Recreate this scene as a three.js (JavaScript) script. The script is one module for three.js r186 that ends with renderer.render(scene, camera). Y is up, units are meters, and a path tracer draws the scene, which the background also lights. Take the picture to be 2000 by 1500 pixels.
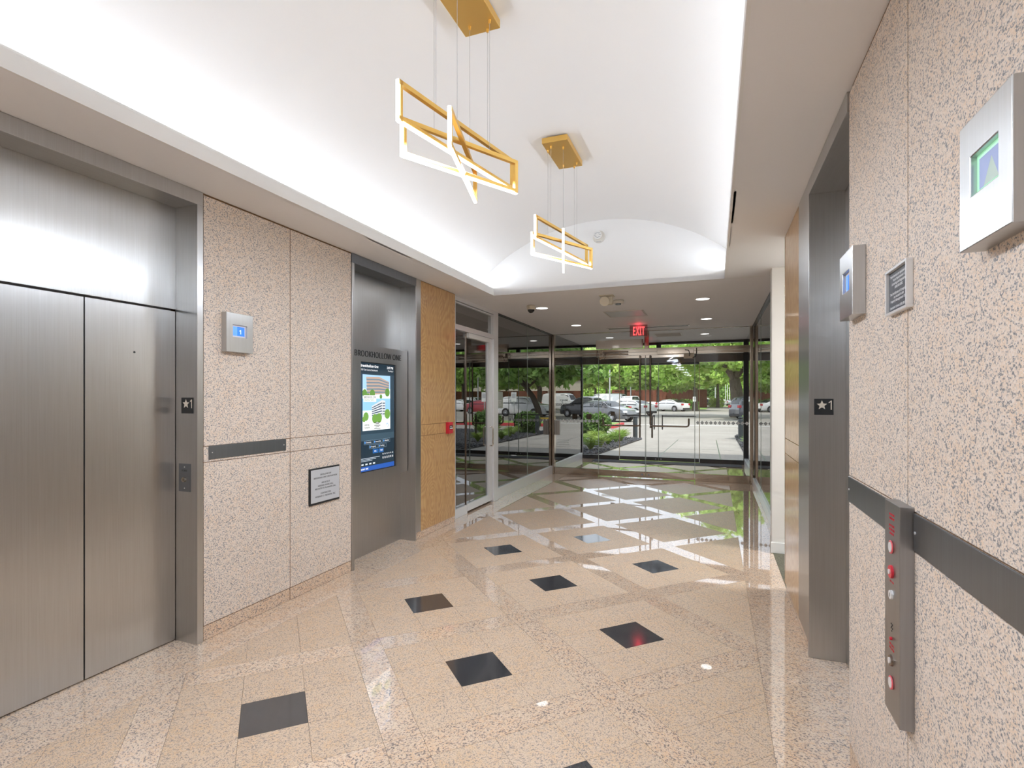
import * as THREE from 'three';
import { RoundedBoxGeometry } from 'three/addons/geometries/RoundedBoxGeometry.js';
import { TextGeometry } from 'three/addons/geometries/TextGeometry.js';
import { FontLoader } from 'three/addons/loaders/FontLoader.js';
import { mergeGeometries } from 'three/addons/utils/BufferGeometryUtils.js';
import { RectAreaLightUniformsLib } from 'three/addons/lights/RectAreaLightUniformsLib.js';

// ---------------------------------------------------------------- camera, sky, sun, large lights, exposure
RectAreaLightUniformsLib.init();
const scene = new THREE.Scene();
const FOCAL = 1040, HORIZON = 778, EYE = 1.567, YAW = Math.atan2(396, FOCAL);
const camera = new THREE.PerspectiveCamera(2 * Math.atan(750 / FOCAL) * 180 / Math.PI, 2000 / 1500, 0.05, 600);
camera.position.set(0, EYE, 0);
camera.rotation.y = YAW;
camera.setViewOffset(2000, 1500, 0, 750 - HORIZON, 2000, 1500);
const renderer = new THREE.WebGLRenderer({ antialias: true });
renderer.toneMapping = THREE.LinearToneMapping;
renderer.toneMappingExposure = 1.28;
renderer.shadowMap.enabled = true;

scene.background = new THREE.Color().setRGB(1.1, 1.19, 1.33);       // hazy summer sky

const sun = new THREE.DirectionalLight(new THREE.Color().setRGB(1, 0.95, 0.88), 2.85);
sun.position.set(24, 44, -18); sun.target.position.set(0, 0, -40);
sun.castShadow = true; sun.shadow.mapSize.set(2048, 2048);
Object.assign(sun.shadow.camera, { left: -70, right: 70, top: 70, bottom: -70, near: 1, far: 160 });
scene.add(sun, sun.target);

// main dimensions (metres)
const XL = -3.08, XR = 0.54, GL = -3.17, GR = 0.67, ZE = -10.69, ZX = -13.72, CEIL = 2.89, ZB = 3.0;
const COF = { x0: -2.66, x1: 0.10, z0: -6.33, z1: 1.6, cx: -1.29, R: 2.3, cy: 1.4 };

function areaLight(w, h, color, intensity, pos, look) {
  const l = new THREE.RectAreaLight(color, intensity, w, h);
  l.position.set(...pos); l.lookAt(...look); l.castShadow = true; scene.add(l); return l;
}
const COVE = 44;
const coveColor = new THREE.Color().setRGB(0.9, 0.98, 1.1);
for (const s of [-1, 1]) {
  const x = COF.cx + s * 1.46, zc = (COF.z0 + COF.z1) / 2, len = COF.z1 - COF.z0 - 0.1;
  areaLight(len, 0.03, coveColor, COVE, [x, 2.987, zc], [x - s * 1.0, 2.78, zc]);
}

// ---------------------------------------------------------------- helpers
let seed = 7;
const rnd = () => { seed = (seed * 1664525 + 1013904223) >>> 0; return seed / 4294967296; };
const rr = (a, b) => a + (b - a) * rnd();
const taken = {};
function numbered(name) {
  if (!(name in taken)) { taken[name] = 0; return name; }
  taken[name]++; return name + '_' + String(taken[name]).padStart(3, '0');
}
function tag(o, label, category, group, kind) {
  o.userData.label = label; o.userData.category = category;
  if (group) o.userData.group = group;
  if (kind) o.userData.kind = kind;
  return o;
}
function thing(name, label, category, pos = [0, 0, 0], turn = 0, group, kind) {
  const o = new THREE.Group(); o.name = numbered(name); o.position.set(...pos); o.rotation.y = turn;
  scene.add(o); return tag(o, label, category, group, kind);
}
function structure(name, label, category) { return thing(name, label, category, [0, 0, 0], 0, undefined, 'structure'); }
function mesh(name, geo, mat, parent = scene) {
  const m = new THREE.Mesh(geo, mat); m.castShadow = m.receiveShadow = true;
  m.name = parent === scene ? numbered(name) : name; parent.add(m); return m;
}
// uv in metres from the dominant axis of each face's normal
function metricUV(g, ou = 0, ov = 0, cx = 0, cy = 0, cz = 0, swap = false) {
  const p = g.attributes.position, n = g.attributes.normal, uv = new Float32Array(p.count * 2);
  for (let i = 0; i < p.count; i++) {
    const x = p.getX(i) + cx, y = p.getY(i) + cy, z = p.getZ(i) + cz;
    const ax = Math.abs(n.getX(i)), ay = Math.abs(n.getY(i)), az = Math.abs(n.getZ(i));
    let u, v;
    if (ax >= ay && ax >= az) { u = z; v = y; } else if (ay >= az) { u = x; v = z; } else { u = x; v = y; }
    if (swap) [u, v] = [v, u];
    uv[2 * i] = u + ou; uv[2 * i + 1] = v + ov;
  }
  g.setAttribute('uv', new THREE.BufferAttribute(uv, 2)); return g;
}
function boxGeo(w, h, d, bevel = 0) {
  if (bevel > 0) { const b = Math.min(bevel, w / 2.2, h / 2.2, d / 2.2); return new RoundedBoxGeometry(w, h, d, 2, b); }
  return new THREE.BoxGeometry(w, h, d);
}
// a box between two corners, as a mesh of its own; children of a parent at the origin
function bx(name, x0, x1, y0, y1, z0, z1, mat, parent = scene, bevel = 0, o = {}) {
  const g = boxGeo(Math.abs(x1 - x0), Math.abs(y1 - y0), Math.abs(z1 - z0), bevel);
  const cx = (x0 + x1) / 2, cy = (y0 + y1) / 2, cz = (z0 + z1) / 2;
  metricUV(g, o.ou ?? rnd() * 3, o.ov ?? rnd() * 3, o.fixed ? cx : 0, o.fixed ? cy : 0, o.fixed ? cz : 0, o.swap);
  const m = mesh(name, g, mat, parent); m.position.set(cx, cy, cz); return m;
}
function cyl(name, r0, r1, h, mat, parent, pos, axis = 'y', seg = 24, open = false) {
  const g = new THREE.CylinderGeometry(r1, r0, h, seg, 1, open);
  if (axis === 'x') g.rotateZ(-Math.PI / 2); if (axis === 'z') g.rotateX(Math.PI / 2);
  const m = mesh(name, g, mat, parent); m.position.set(...pos); return m;
}
function tubeGeo(pts, r, seg = 10, n) {
  const c = new THREE.CatmullRomCurve3(pts.map((p) => new THREE.Vector3(...p)), false, 'catmullrom', 0.02);
  return new THREE.TubeGeometry(c, n ?? pts.length * 8, r, seg, false);
}
// a rod that runs through corners with rounded elbows
function rodGeo(pts, r, bend = 0.05, seg = 10) {
  const path = new THREE.CurvePath(), v = pts.map((p) => new THREE.Vector3(...p));
  let from = v[0];
  for (let i = 1; i < v.length - 1; i++) {
    const a = v[i].clone().add(v[i - 1].clone().sub(v[i]).setLength(bend)), b = v[i].clone().add(v[i + 1].clone().sub(v[i]).setLength(bend));
    path.add(new THREE.LineCurve3(from, a)); path.add(new THREE.QuadraticBezierCurve3(a, v[i], b)); from = b;
  }
  path.add(new THREE.LineCurve3(from, v[v.length - 1]));
  const g = new THREE.TubeGeometry(path, 24 * v.length, r, seg, false);
  const caps = [v[0], v[v.length - 1]].map((p) => new THREE.SphereGeometry(r, 10, 8).translate(p.x, p.y, p.z));
  return mergeGeometries([g, ...caps].map((q) => q.toNonIndexed()));
}
function taperGeo(pts, radii, seg = 8) {
  const pos = [], idx = [], v = pts.map((p) => new THREE.Vector3(...p));
  let side = new THREE.Vector3(1, 0, 0);
  for (let i = 0; i < v.length; i++) {
    const d = (i < v.length - 1 ? v[i + 1].clone().sub(v[i]) : v[i].clone().sub(v[i - 1])).normalize();
    side = side.sub(d.clone().multiplyScalar(side.dot(d))).normalize(); if (side.lengthSq() < 0.5) side.set(0, 0, 1);
    const up = d.clone().cross(side);
    for (let k = 0; k <= seg; k++) {
      const a = k / seg * Math.PI * 2, w = v[i].clone().addScaledVector(side, Math.cos(a) * radii[i]).addScaledVector(up, Math.sin(a) * radii[i]);
      pos.push(w.x, w.y, w.z);
    }
    if (i) for (let k = 0; k < seg; k++) { const a = (i - 1) * (seg + 1) + k, b = a + seg + 1; idx.push(a, a + 1, b, a + 1, b + 1, b); }
  }
  const g = new THREE.BufferGeometry(); g.setAttribute('position', new THREE.Float32BufferAttribute(pos, 3)); g.setIndex(idx); g.computeVertexNormals();
  return metricUV(g);
}
// flat prism: outline in the xz plane (counter-clockwise from above), from y0 up to y1
function slabGeo(poly, y0, y1, ou = 0, ov = 0, turn = 0) {
  const pos = [], nor = [], uv = [], c = Math.cos(turn), s = Math.sin(turn);
  const put = (p, y, n) => { pos.push(p[0], y, p[1]); nor.push(...n); uv.push(p[0] * c - p[1] * s + ou, p[0] * s + p[1] * c + ov + (n[1] ? 0 : y)); };
  const area = poly.reduce((t, p, i) => { const q = poly[(i + 1) % poly.length]; return t + p[0] * q[1] - q[0] * p[1]; }, 0);
  const P = area > 0 ? poly.slice().reverse() : poly;
  for (let i = 1; i < P.length - 1; i++) for (const k of [0, i, i + 1]) put(P[k], y1, [0, 1, 0]);
  for (let i = 0; i < P.length; i++) {
    const a = P[i], b = P[(i + 1) % P.length], dx = b[0] - a[0], dz = b[1] - a[1], L = Math.hypot(dx, dz) || 1, n = [-dz / L, 0, dx / L];
    put(a, y1, n); put(a, y0, n); put(b, y1, n); put(b, y1, n); put(a, y0, n); put(b, y0, n);
  }
  const g = new THREE.BufferGeometry();
  g.setAttribute('position', new THREE.Float32BufferAttribute(pos, 3)); g.setAttribute('normal', new THREE.Float32BufferAttribute(nor, 3)); g.setAttribute('uv', new THREE.Float32BufferAttribute(uv, 2));
  return g;
}
function clip(poly, axis, lim, keepBelow) {
  const out = [], inside = (p) => keepBelow ? p[axis] <= lim : p[axis] >= lim;
  for (let i = 0; i < poly.length; i++) {
    const a = poly[i], b = poly[(i + 1) % poly.length], ia = inside(a), ib = inside(b);
    if (ia) out.push(a);
    if (ia !== ib) { const t = (lim - a[axis]) / (b[axis] - a[axis]); out.push([a[0] + (b[0] - a[0]) * t, a[1] + (b[1] - a[1]) * t]); }
  }
  return out;
}
const polyArea = (p) => Math.abs(p.reduce((t, a, i) => { const b = p[(i + 1) % p.length]; return t + a[0] * b[1] - b[0] * a[1]; }, 0)) / 2;
const font = await new FontLoader().loadAsync('fonts/droid/droid_sans_regular.typeface.json');
const fontBold = await new FontLoader().loadAsync('fonts/droid/droid_sans_bold.typeface.json');
// raised lettering: text fitted to width w, standing in the xy plane, centred, facing +z
function letters(text, w, cap, depth, f = font) {
  const g = new TextGeometry(text, { font: f, size: 1, depth: 0.2, curveSegments: 4, bevelEnabled: false });
  g.computeBoundingBox(); const b = g.boundingBox;
  g.translate(-(b.min.x + b.max.x) / 2, -(b.min.y + b.max.y) / 2, 0); g.scale(w / (b.max.x - b.min.x), cap / (b.max.y - b.min.y), depth / 0.2);
  g.computeVertexNormals(); return g;
}
function canvasTex(w, h, draw) {
  const c = document.createElement('canvas'); c.width = w; c.height = h; draw(c.getContext('2d'), w, h);
  const t = new THREE.CanvasTexture(c); t.colorSpace = THREE.SRGBColorSpace; return t;
}

// ---------------------------------------------------------------- procedural textures
function lattice(nx, ny) { const a = new Float32Array(nx * ny); for (let i = 0; i < a.length; i++) a[i] = rnd(); return { a, nx, ny }; }
function sample(L, u, v) {
  const x = u * L.nx, y = v * L.ny, x0 = Math.floor(x), y0 = Math.floor(y); let fx = x - x0, fy = y - y0; fx = fx * fx * (3 - 2 * fx); fy = fy * fy * (3 - 2 * fy);
  const i = ((x0 % L.nx) + L.nx) % L.nx, j = ((y0 % L.ny) + L.ny) % L.ny, i1 = (i + 1) % L.nx, j1 = (j + 1) % L.ny, r = j * L.nx, r1 = j1 * L.nx;
  return (L.a[r + i] * (1 - fx) + L.a[r + i1] * fx) * (1 - fy) + (L.a[r1 + i] * (1 - fx) + L.a[r1 + i1] * fx) * fy;
}
function pixelTex(n, metres, f, srgb = true, m = n) {
  const d = new Uint8Array(n * m * 4);
  for (let y = 0; y < m; y++) for (let x = 0; x < n; x++) { const c = f(x / n, y / m), k = (y * n + x) * 4; d[k] = c[0]; d[k + 1] = c[1]; d[k + 2] = c[2]; d[k + 3] = 255; }
  const t = new THREE.DataTexture(d, n, m, THREE.RGBAFormat); t.wrapS = t.wrapT = THREE.RepeatWrapping; t.magFilter = THREE.LinearFilter; t.minFilter = THREE.LinearMipmapLinearFilter; t.generateMipmaps = true;
  if (srgb) t.colorSpace = THREE.SRGBColorSpace;
  t.repeat.set(1 / metres, 1 / metres); t.needsUpdate = true; return t;
}
const mixc = (a, b, t) => [a[0] + (b[0] - a[0]) * t, a[1] + (b[1] - a[1]) * t, a[2] + (b[2] - a[2]) * t];
const sstep = (a, b, x) => { const t = Math.min(1, Math.max(0, (x - a) / (b - a))); return t * t * (3 - 2 * t); };
function granite(n, metres, pal, k) {
  const A = lattice(Math.round(metres * 78 * k), Math.round(metres * 105 * k)), B = lattice(Math.round(metres * 190 * k), Math.round(metres * 230 * k)), D = lattice(Math.round(metres * 45), Math.round(metres * 45)), E = lattice(Math.round(metres * 9), Math.round(metres * 9)), F = lattice(Math.round(metres * 130 * k), Math.round(metres * 160 * k));
  return pixelTex(n, metres, (u, v) => {
    const a = sample(A, u, v), b = sample(B, u, v), d = sample(D, u, v), e = sample(E, u, v), f = sample(F, u, v);
    let c = mixc(pal.base, pal.warm, sstep(0.35, 0.8, d * 0.65 + e * 0.35));
    c = mixc(c, pal.pale, sstep(0.58, 0.78, f) * 0.7);
    const w = a * 0.58 + b * 0.42;
    c = mixc(c, pal.grey, sstep(0.555, 0.64, w) * 0.85);
    c = mixc(c, pal.dark, sstep(0.655, 0.74, w) * 0.9);
    c = mixc(c, pal.grey, sstep(0.7, 0.82, 1 - (f * 0.5 + b * 0.5)) * 0.8);
    return c;
  });
}
const wallPal = { base: [226, 210, 194], warm: [228, 206, 184], pale: [234, 225, 216], grey: [174, 169, 165], dark: [122, 121, 124] };
const floorPal = { base: [207, 182, 155], warm: [210, 178, 143], pale: [215, 197, 177], grey: [171, 153, 138], dark: [133, 122, 116] };
const bandPal = { base: [219, 194, 168], warm: [221, 187, 155], pale: [226, 207, 188], grey: [174, 156, 144], dark: [126, 115, 111] };
const tWall = granite(1024, 0.75, wallPal, 2.3), tFloor = granite(1024, 0.75, floorPal, 2.3), tBand = granite(1024, 0.75, bandPal, 1.8);
function streaks(n, metres, c0, c1, across, along) {
  const A = lattice(across, along), B = lattice(across * 3, along);
  return pixelTex(n, metres, (u, v) => mixc(c0, c1, sample(A, u, v) * 0.5 + sample(B, u, v) * 0.5));
}
const tSteel = streaks(512, 0.5, [214, 211, 206], [226, 224, 220], 150, 3);
function oak(n, metres) {
  const A = lattice(5, 2), B = lattice(90, 5), C = lattice(260, 12), D = lattice(9, 3);
  return pixelTex(n, metres, (u, v) => {
    const warp = sample(A, u, v) * 1.3 + sample(D, u, v) * 0.35, ring = 0.5 + 0.5 * Math.sin((u * 5 + warp * 2.4) * Math.PI * 6);
    let c = mixc([208, 171, 119], [186, 143, 92], ring * 0.6 + sample(B, u, v) * 0.4);
    return mixc(c, [150, 107, 64], sstep(0.62, 0.85, sample(C, u, v)) * 0.55);
  });
}
const tOak = oak(1024, 1.0);
const tConcrete = (() => { const A = lattice(7, 7), B = lattice(60, 60), C = lattice(240, 240); return pixelTex(512, 6, (u, v) => { const t = sample(A, u, v) * 0.5 + sample(B, u, v) * 0.3 + sample(C, u, v) * 0.2; return mixc([144, 139, 131], [168, 163, 155], t); }); })();
const tCarpet = (() => { const B = lattice(120, 30), C = lattice(256, 256); return pixelTex(512, 0.6, (u, v) => mixc([72, 72, 62], [120, 116, 98], sample(B, u, v) * 0.6 + sample(C, u, v) * 0.4)); })();
const tSlate = (() => { const B = lattice(90, 90), C = lattice(256, 256), D = lattice(5, 5); return pixelTex(512, 0.7, (u, v) => mixc([50, 51, 54], [72, 73, 76], sample(B, u, v) * 0.4 + sample(C, u, v) * 0.35 + sample(D, u, v) * 0.25)); })();
const tBark = (() => { const B = lattice(40, 6), C = lattice(120, 40); return pixelTex(256, 1, (u, v) => mixc([78, 68, 58], [138, 126, 112], sample(B, u, v) * 0.6 + sample(C, u, v) * 0.4)); })();
const tBrick = (() => { const B = lattice(40, 40), C = lattice(7, 4); return pixelTex(256, 3, (u, v) => mixc([120, 70, 54], [158, 98, 78], sample(B, u, v) * 0.6 + sample(C, u, v) * 0.4)); })();

// ---------------------------------------------------------------- materials
const std = (o) => new THREE.MeshPhysicalMaterial(o);
const lin = (r, g, b) => new THREE.Color().setRGB(r, g, b);
const M = {
  graniteWall: std({ map: tWall, roughness: 0.55 }),
  tile: std({ map: tFloor, roughness: 0.34, specularIntensity: 0.85 }),
  band: std({ map: tBand, roughness: 0.03, ior: 1.7, clearcoat: 0.7, clearcoatRoughness: 0.015 }),
  border: std({ map: tBand, roughness: 0.03, ior: 1.7, clearcoat: 0.7, clearcoatRoughness: 0.015 }),
  baseStone: std({ map: tBand, roughness: 0.25 }),
  inset: std({ map: tSlate, roughness: 0.1, ior: 1.6, clearcoat: 0.6, clearcoatRoughness: 0.08 }),
  grout: std({ color: lin(0.34, 0.26, 0.19), roughness: 0.9 }),
  joint: std({ color: lin(0.22, 0.13, 0.07), roughness: 0.9 }),
  steel: std({ map: tSteel, color: lin(0.77, 0.8, 0.84), metalness: 1, roughness: 0.3, anisotropy: 0.7 }),
  steelDark: std({ map: tSteel, color: lin(0.36, 0.41, 0.48), metalness: 1, roughness: 0.33, anisotropy: 0.6 }),
  polished: std({ color: lin(0.72, 0.69, 0.65), metalness: 1, roughness: 0.08 }),
  bronze: std({ color: lin(0.5, 0.44, 0.37), metalness: 1, roughness: 0.12 }),
  bronzeDark: std({ color: lin(0.3, 0.25, 0.21), metalness: 1, roughness: 0.25 }),
  silver: std({ color: lin(0.82, 0.83, 0.84), metalness: 0.35, roughness: 0.3 }),
  black: std({ color: lin(0.018, 0.02, 0.022), roughness: 0.45 }),
  blackFrame: std({ color: lin(0.03, 0.032, 0.036), roughness: 0.35, metalness: 0.4 }),
  brownMetal: std({ color: lin(0.1, 0.085, 0.07), roughness: 0.35, metalness: 0.5 }),
  oak: std({ map: tOak, roughness: 0.4, clearcoat: 0.7, clearcoatRoughness: 0.14 }),
  vault: std({ color: lin(0.83, 0.83, 0.82), roughness: 0.9 }),
  soffit: std({ color: lin(0.85, 0.85, 0.86), roughness: 0.6 }),
  whiteWall: std({ color: lin(0.74, 0.72, 0.68), roughness: 0.85 }),
  whitePlastic: std({ color: lin(0.72, 0.7, 0.64), roughness: 0.4 }),
  cream: std({ color: lin(0.66, 0.6, 0.48), roughness: 0.5 }),
  gold: std({ color: lin(0.78, 0.5, 0.14), metalness: 0.85, roughness: 0.36 }),
  glass: std({ color: lin(0.99, 1.0, 0.995), transmission: 1, roughness: 0, thickness: 0, ior: 1.5 }),
  mirrorGlass: std({ color: lin(0.32, 0.34, 0.345), transmission: 1, roughness: 0, thickness: 0, ior: 3.3 }),
  glassEdge: std({ color: lin(0.42, 0.5, 0.46), roughness: 0.15 }),
  glassEdgeWarm: std({ color: lin(0.62, 0.5, 0.28), roughness: 0.2 }),
  frosted: std({ color: lin(0.72, 0.76, 0.77), roughness: 0.6 }),
  led: std({ color: lin(0.9, 0.88, 0.84), roughness: 0.5, emissive: lin(1, 0.96, 0.88), emissiveIntensity: 2.2 }),
  lamp: std({ color: lin(0.9, 0.9, 0.9), roughness: 0.5, emissive: lin(1, 0.98, 0.95), emissiveIntensity: 2.6 }),
  red: std({ color: lin(0.6, 0.02, 0.04), roughness: 0.35 }),
  white: std({ color: lin(0.8, 0.8, 0.78), roughness: 0.5 }),
  cable: std({ color: lin(0.55, 0.55, 0.55), metalness: 0.6, roughness: 0.4 }),
  carpet: std({ map: tCarpet, roughness: 1 }),
  officeWall: std({ color: lin(0.42, 0.41, 0.4), roughness: 0.9 }),
  officeCarpet: std({ color: lin(0.16, 0.16, 0.17), roughness: 1 }),
  shaft: std({ color: lin(0.36, 0.36, 0.36), roughness: 0.8 }),
  steelMid: std({ map: tSteel, color: lin(0.52, 0.55, 0.6), metalness: 1, roughness: 0.32, anisotropy: 0.6 }),
  mat: std({ color: lin(0.03, 0.033, 0.038), roughness: 0.95 }),
  concrete: std({ map: tConcrete, roughness: 0.9 }),
};

// ================================================================ the setting
// ---------------------------------------------------------------- floor of stone tiles laid on the diagonal
const floor = structure('floor', 'polished pink granite floor in a diagonal grid with dark square insets', 'floor');
bx('slab', -3.4, 4.2, -0.2, -0.012, ZX - 0.1, ZB + 0.2, M.grout, floor, 0, { fixed: true });
{
  const S = 0.7655, X0 = -1.285, Z0 = -2.055, side = S * Math.SQRT2, T = 0.303, W = side - 3 * T, r2 = Math.SQRT1_2;
  const XA = X0 - 2 * S, XB = X0 + 2 * S, gap = 0.0007;
  const place = (name, mat, cx, cz, a0, a1, b0, b1, zLo, zHi) => {
    let p = [[a0 + gap, b0 + gap], [a1 - gap, b0 + gap], [a1 - gap, b1 - gap], [a0 + gap, b1 - gap]].map(([a, b]) => [cx + (a + b) * r2, cz + (a - b) * r2]);
    p = clip(p, 0, XA + gap, false); if (p.length) p = clip(p, 0, XB - gap, true); if (p.length) p = clip(p, 1, zLo + gap, false); if (p.length) p = clip(p, 1, zHi - gap, true);
    if (p.length < 3 || polyArea(p) < 2e-4) return;
    mesh(name, slabGeo(p, -0.012, 0, rnd() * 5, rnd() * 5, Math.PI / 4 + (rnd() < 0.5 ? Math.PI / 2 : 0)), mat, floor);
  };
  const field = (j0, j1, zLo, zHi, fine) => {
    for (let j = j0; j <= j1; j++) for (let i = -3; i <= 3; i++) {
      if (((i + j) % 2 + 2) % 2 !== 1) continue;
      const cx = X0 + i * S, cz = Z0 - j * S, h = T * 1.5, inset = Math.abs(i) <= 1 && cz > -6.2;
      if (fine) { for (let a = -1; a <= 1; a++) for (let b = -1; b <= 1; b++) place(!a && !b && inset ? 'inset_tile' : 'tile', !a && !b && inset ? M.inset : M.tile, cx, cz, a * T - T / 2, a * T + T / 2, b * T - T / 2, b * T + T / 2, zLo, zHi); }
      else place('tile', M.tile, cx, cz, -h, h, -h, h, zLo, zHi);
      place('band_tile', M.band, cx, cz, h, h + W, -h, h, zLo, zHi);
      place('band_tile', M.band, cx, cz, -h, h, h, h + W, zLo, zHi);
      place('band_tile', M.band, cx, cz, h, h + W, h, h + W, zLo, zHi);
    }
  };
  const zEnd = -10.36;
  field(-2, 12, zEnd, -0.9, true);
  field(10, 17, ZX + 0.32, -11.0, false);
  const strip = (x0, x1, z0, z1, along, step) => {
    const n = Math.max(1, Math.round(((along === 'z' ? z1 - z0 : x1 - x0)) / step));
    for (let k = 0; k < n; k++) {
      const p = along === 'z' ? [x0, x1, z0 + (z1 - z0) * k / n, z0 + (z1 - z0) * (k + 1) / n] : [x0 + (x1 - x0) * k / n, x0 + (x1 - x0) * (k + 1) / n, z0, z1];
      mesh('border_tile', slabGeo([[p[0] + gap, p[2] + gap], [p[1] - gap, p[2] + gap], [p[1] - gap, p[3] - gap], [p[0] + gap, p[3] - gap]], -0.012, 0, rnd() * 5, rnd() * 5), M.border, floor);
    }
  };
  strip(GL - 0.12, XA, ZE, -0.9, 'z', 0.61); strip(XB, XR + 0.02, -5.98, -3.65, 'z', 0.61); strip(XB, XR + 0.2, -3.65, -2.66, 'z', 0.61); strip(XB, XR + 0.02, -2.66, -0.9, 'z', 0.61); strip(XB, GR + 0.06, ZE, -5.98, 'z', 0.61);
  strip(XA, XB, ZE, zEnd, 'x', 0.61); strip(XA, XB, -11.0, ZE, 'x', 0.61);
  strip(GL - 0.12, XA, ZX, ZE, 'z', 0.61); strip(XB, GR + 0.06, ZX, ZE, 'z', 0.61); strip(XA, XB, ZX - 0.05, ZX + 0.32, 'x', 0.61);
  strip(-3.3, XR + 0.2, -0.9, ZB, 'z', 0.61);
}
bx('carpet', XR + 0.012, 4.1, -0.01, 0.004, -5.98, -4.9, M.carpet, floor, 0, { fixed: true });
const mat_ = bx('entrance_mat', -2.86, 0.58, 0.001, 0.012, -13.55, -13.05, M.mat, scene, 0.004);
tag(mat_, 'dark grey entrance mat inside the outer glass doors', 'mat');

// ---------------------------------------------------------------- left wall: granite, lift door, alcove, oak panel
const wallL = structure('wall_left', 'granite clad wall with lift door, directory alcove and oak panel', 'wall');
bx('backing', -3.7, -3.32, 0, CEIL + 0.1, -6.1, ZB + 0.2, M.joint, wallL, 0);
const seg = (z0, z1, y0 = 0, y1 = CEIL) => bx('backing', -3.32, XL - 0.004, y0, y1, z0, z1, M.joint, wallL, 0);
seg(-3.995, -2.495); seg(-6.058, -5.108); seg(-1.335, ZB); seg(-2.495, -1.335, 2.845); seg(-5.108, -3.995, 2.845);
const slab = (z0, z1, y0, y1, d = 0.03, mat = M.graniteWall, nm = 'granite_panel', w = wallL) => bx(nm, XL - d, XL, y0, y1, z0, z1, mat, w, 0.002);
const JT = 0.007;
const course = [[0.098, 1.149], [1.1535, 1.2535], [1.258, 2.878]];
for (const [za, zb] of [[-3.251 + JT / 2, -2.502], [-3.99, -3.251 - JT / 2], [-1.33, -0.55], [-0.547, 0.2], [0.203, 0.95], [0.953, 1.7], [1.703, 2.45], [2.453, ZB]]) {
  for (const [ya, yb] of course) slab(za, zb, ya, yb);
  bx('base_panel', XL - 0.03, XL - 0.002, 0.001, 0.092, za, zb, M.baseStone, wallL, 0.002);
}
// oak panel
for (const [ya, yb] of [[0.082, 1.143], [1.147, 1.267], [1.271, 2.883]]) bx('oak_panel', XL - 0.03, XL + 0.004, ya, yb, -6.05, -5.205, M.oak, wallL, 0.0015);
bx('panel_edge', XL - 0.03, XL + 0.005, 0.082, 2.883, -6.062, -6.052, M.silver, wallL, 0.001);
bx('base_panel', XL - 0.03, XL - 0.003, 0.001, 0.08, -6.058, -5.108, M.baseStone, wallL, 0.002);

// lift door on the left
function liftDoor(name, label, xf, sgn, zFar, zNear, leafSplit, nearIn = -0.008) {
  // xf: wall face; sgn: +1 when the recess goes to +x, -1 to -x
  const d = structure(name, label, 'door'); const q = (a) => xf + sgn * a;
  const B = (nm, a0, a1, y0, y1, z0, z1, mat, bev = 0.0015, par = d) => bx(nm, Math.min(q(a0), q(a1)), Math.max(q(a0), q(a1)), y0, y1, z0, z1, mat, par, bev);
  B('jamb', -0.008, 0.19, 0.0, 2.80, zFar - 0.042, zFar, M.steel);
  B('jamb', nearIn, 0.19, 0.0, 2.80, zNear, zNear + 0.042, M.steel);
  B('head', -0.008, 0.19, 2.8, 2.888, zFar - 0.042, nearIn < 0 ? zNear + 0.042 : zNear, M.steel);
  B('transom_panel', 0.183, 0.2, 2.142, 2.8, zFar, zNear, M.steel);
  B('shaft_wall', 0.232, 0.24, 0.0, 2.8, zFar, zNear, M.shaft, 0);
  B('door_leaf', 0.186, 0.204, 0.007, 2.13, zFar + 0.003, leafSplit - 0.0035, M.steel);
  B('door_leaf', 0.186, 0.204, 0.007, 2.13, leafSplit + 0.0035, zNear - 0.003, M.steel);
  return d;
}
const door1 = liftDoor('door_1', 'brushed steel lift doors in a deep steel frame on the left wall', XL, -1, -2.45, -1.38, -1.915);
{ const h = cyl('key_hole', 0.006, 0.006, 0.004, M.black, door1.children[5], [0.009, 0.79, 0.0], 'x', 16); h.position.set(0.0095, 1.845 - 1.0685, -2.185 + 2.1810); }
const wallR = structure('wall_right', 'granite clad wall carrying call station, plaque and floor displays', 'wall');
const door2 = liftDoor('door_2', 'brushed steel lift doorway recessed in the right wall beside oak panel', XR, 1, -3.65, -2.66, -3.16, 0.032);

// directory alcove, an old lift opening lined in steel
const alcove = structure('trim_1', 'brushed steel lining of the alcove holding the directory screen', 'alcove');
bx('back_panel', -3.287, -3.267, 0, 2.8, -5.09, -4.03, M.steel, alcove, 0.001);
bx('jamb', -3.27, XL + 0.008, 0, 2.8, -5.106, -5.09, M.steel, alcove, 0.0015);
bx('casing', XL - 0.03, XL + 0.008, 0.084, 2.888, -5.203, -5.108, M.steel, alcove, 0.0015);
bx('jamb', -3.27, XL + 0.008, 0, 2.8, -4.03, -3.994, M.steel, alcove, 0.0015);
bx('head', -3.27, XL + 0.008, 2.8, 2.888, -5.106, -3.994, M.steelDark, alcove, 0.0015);

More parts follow.
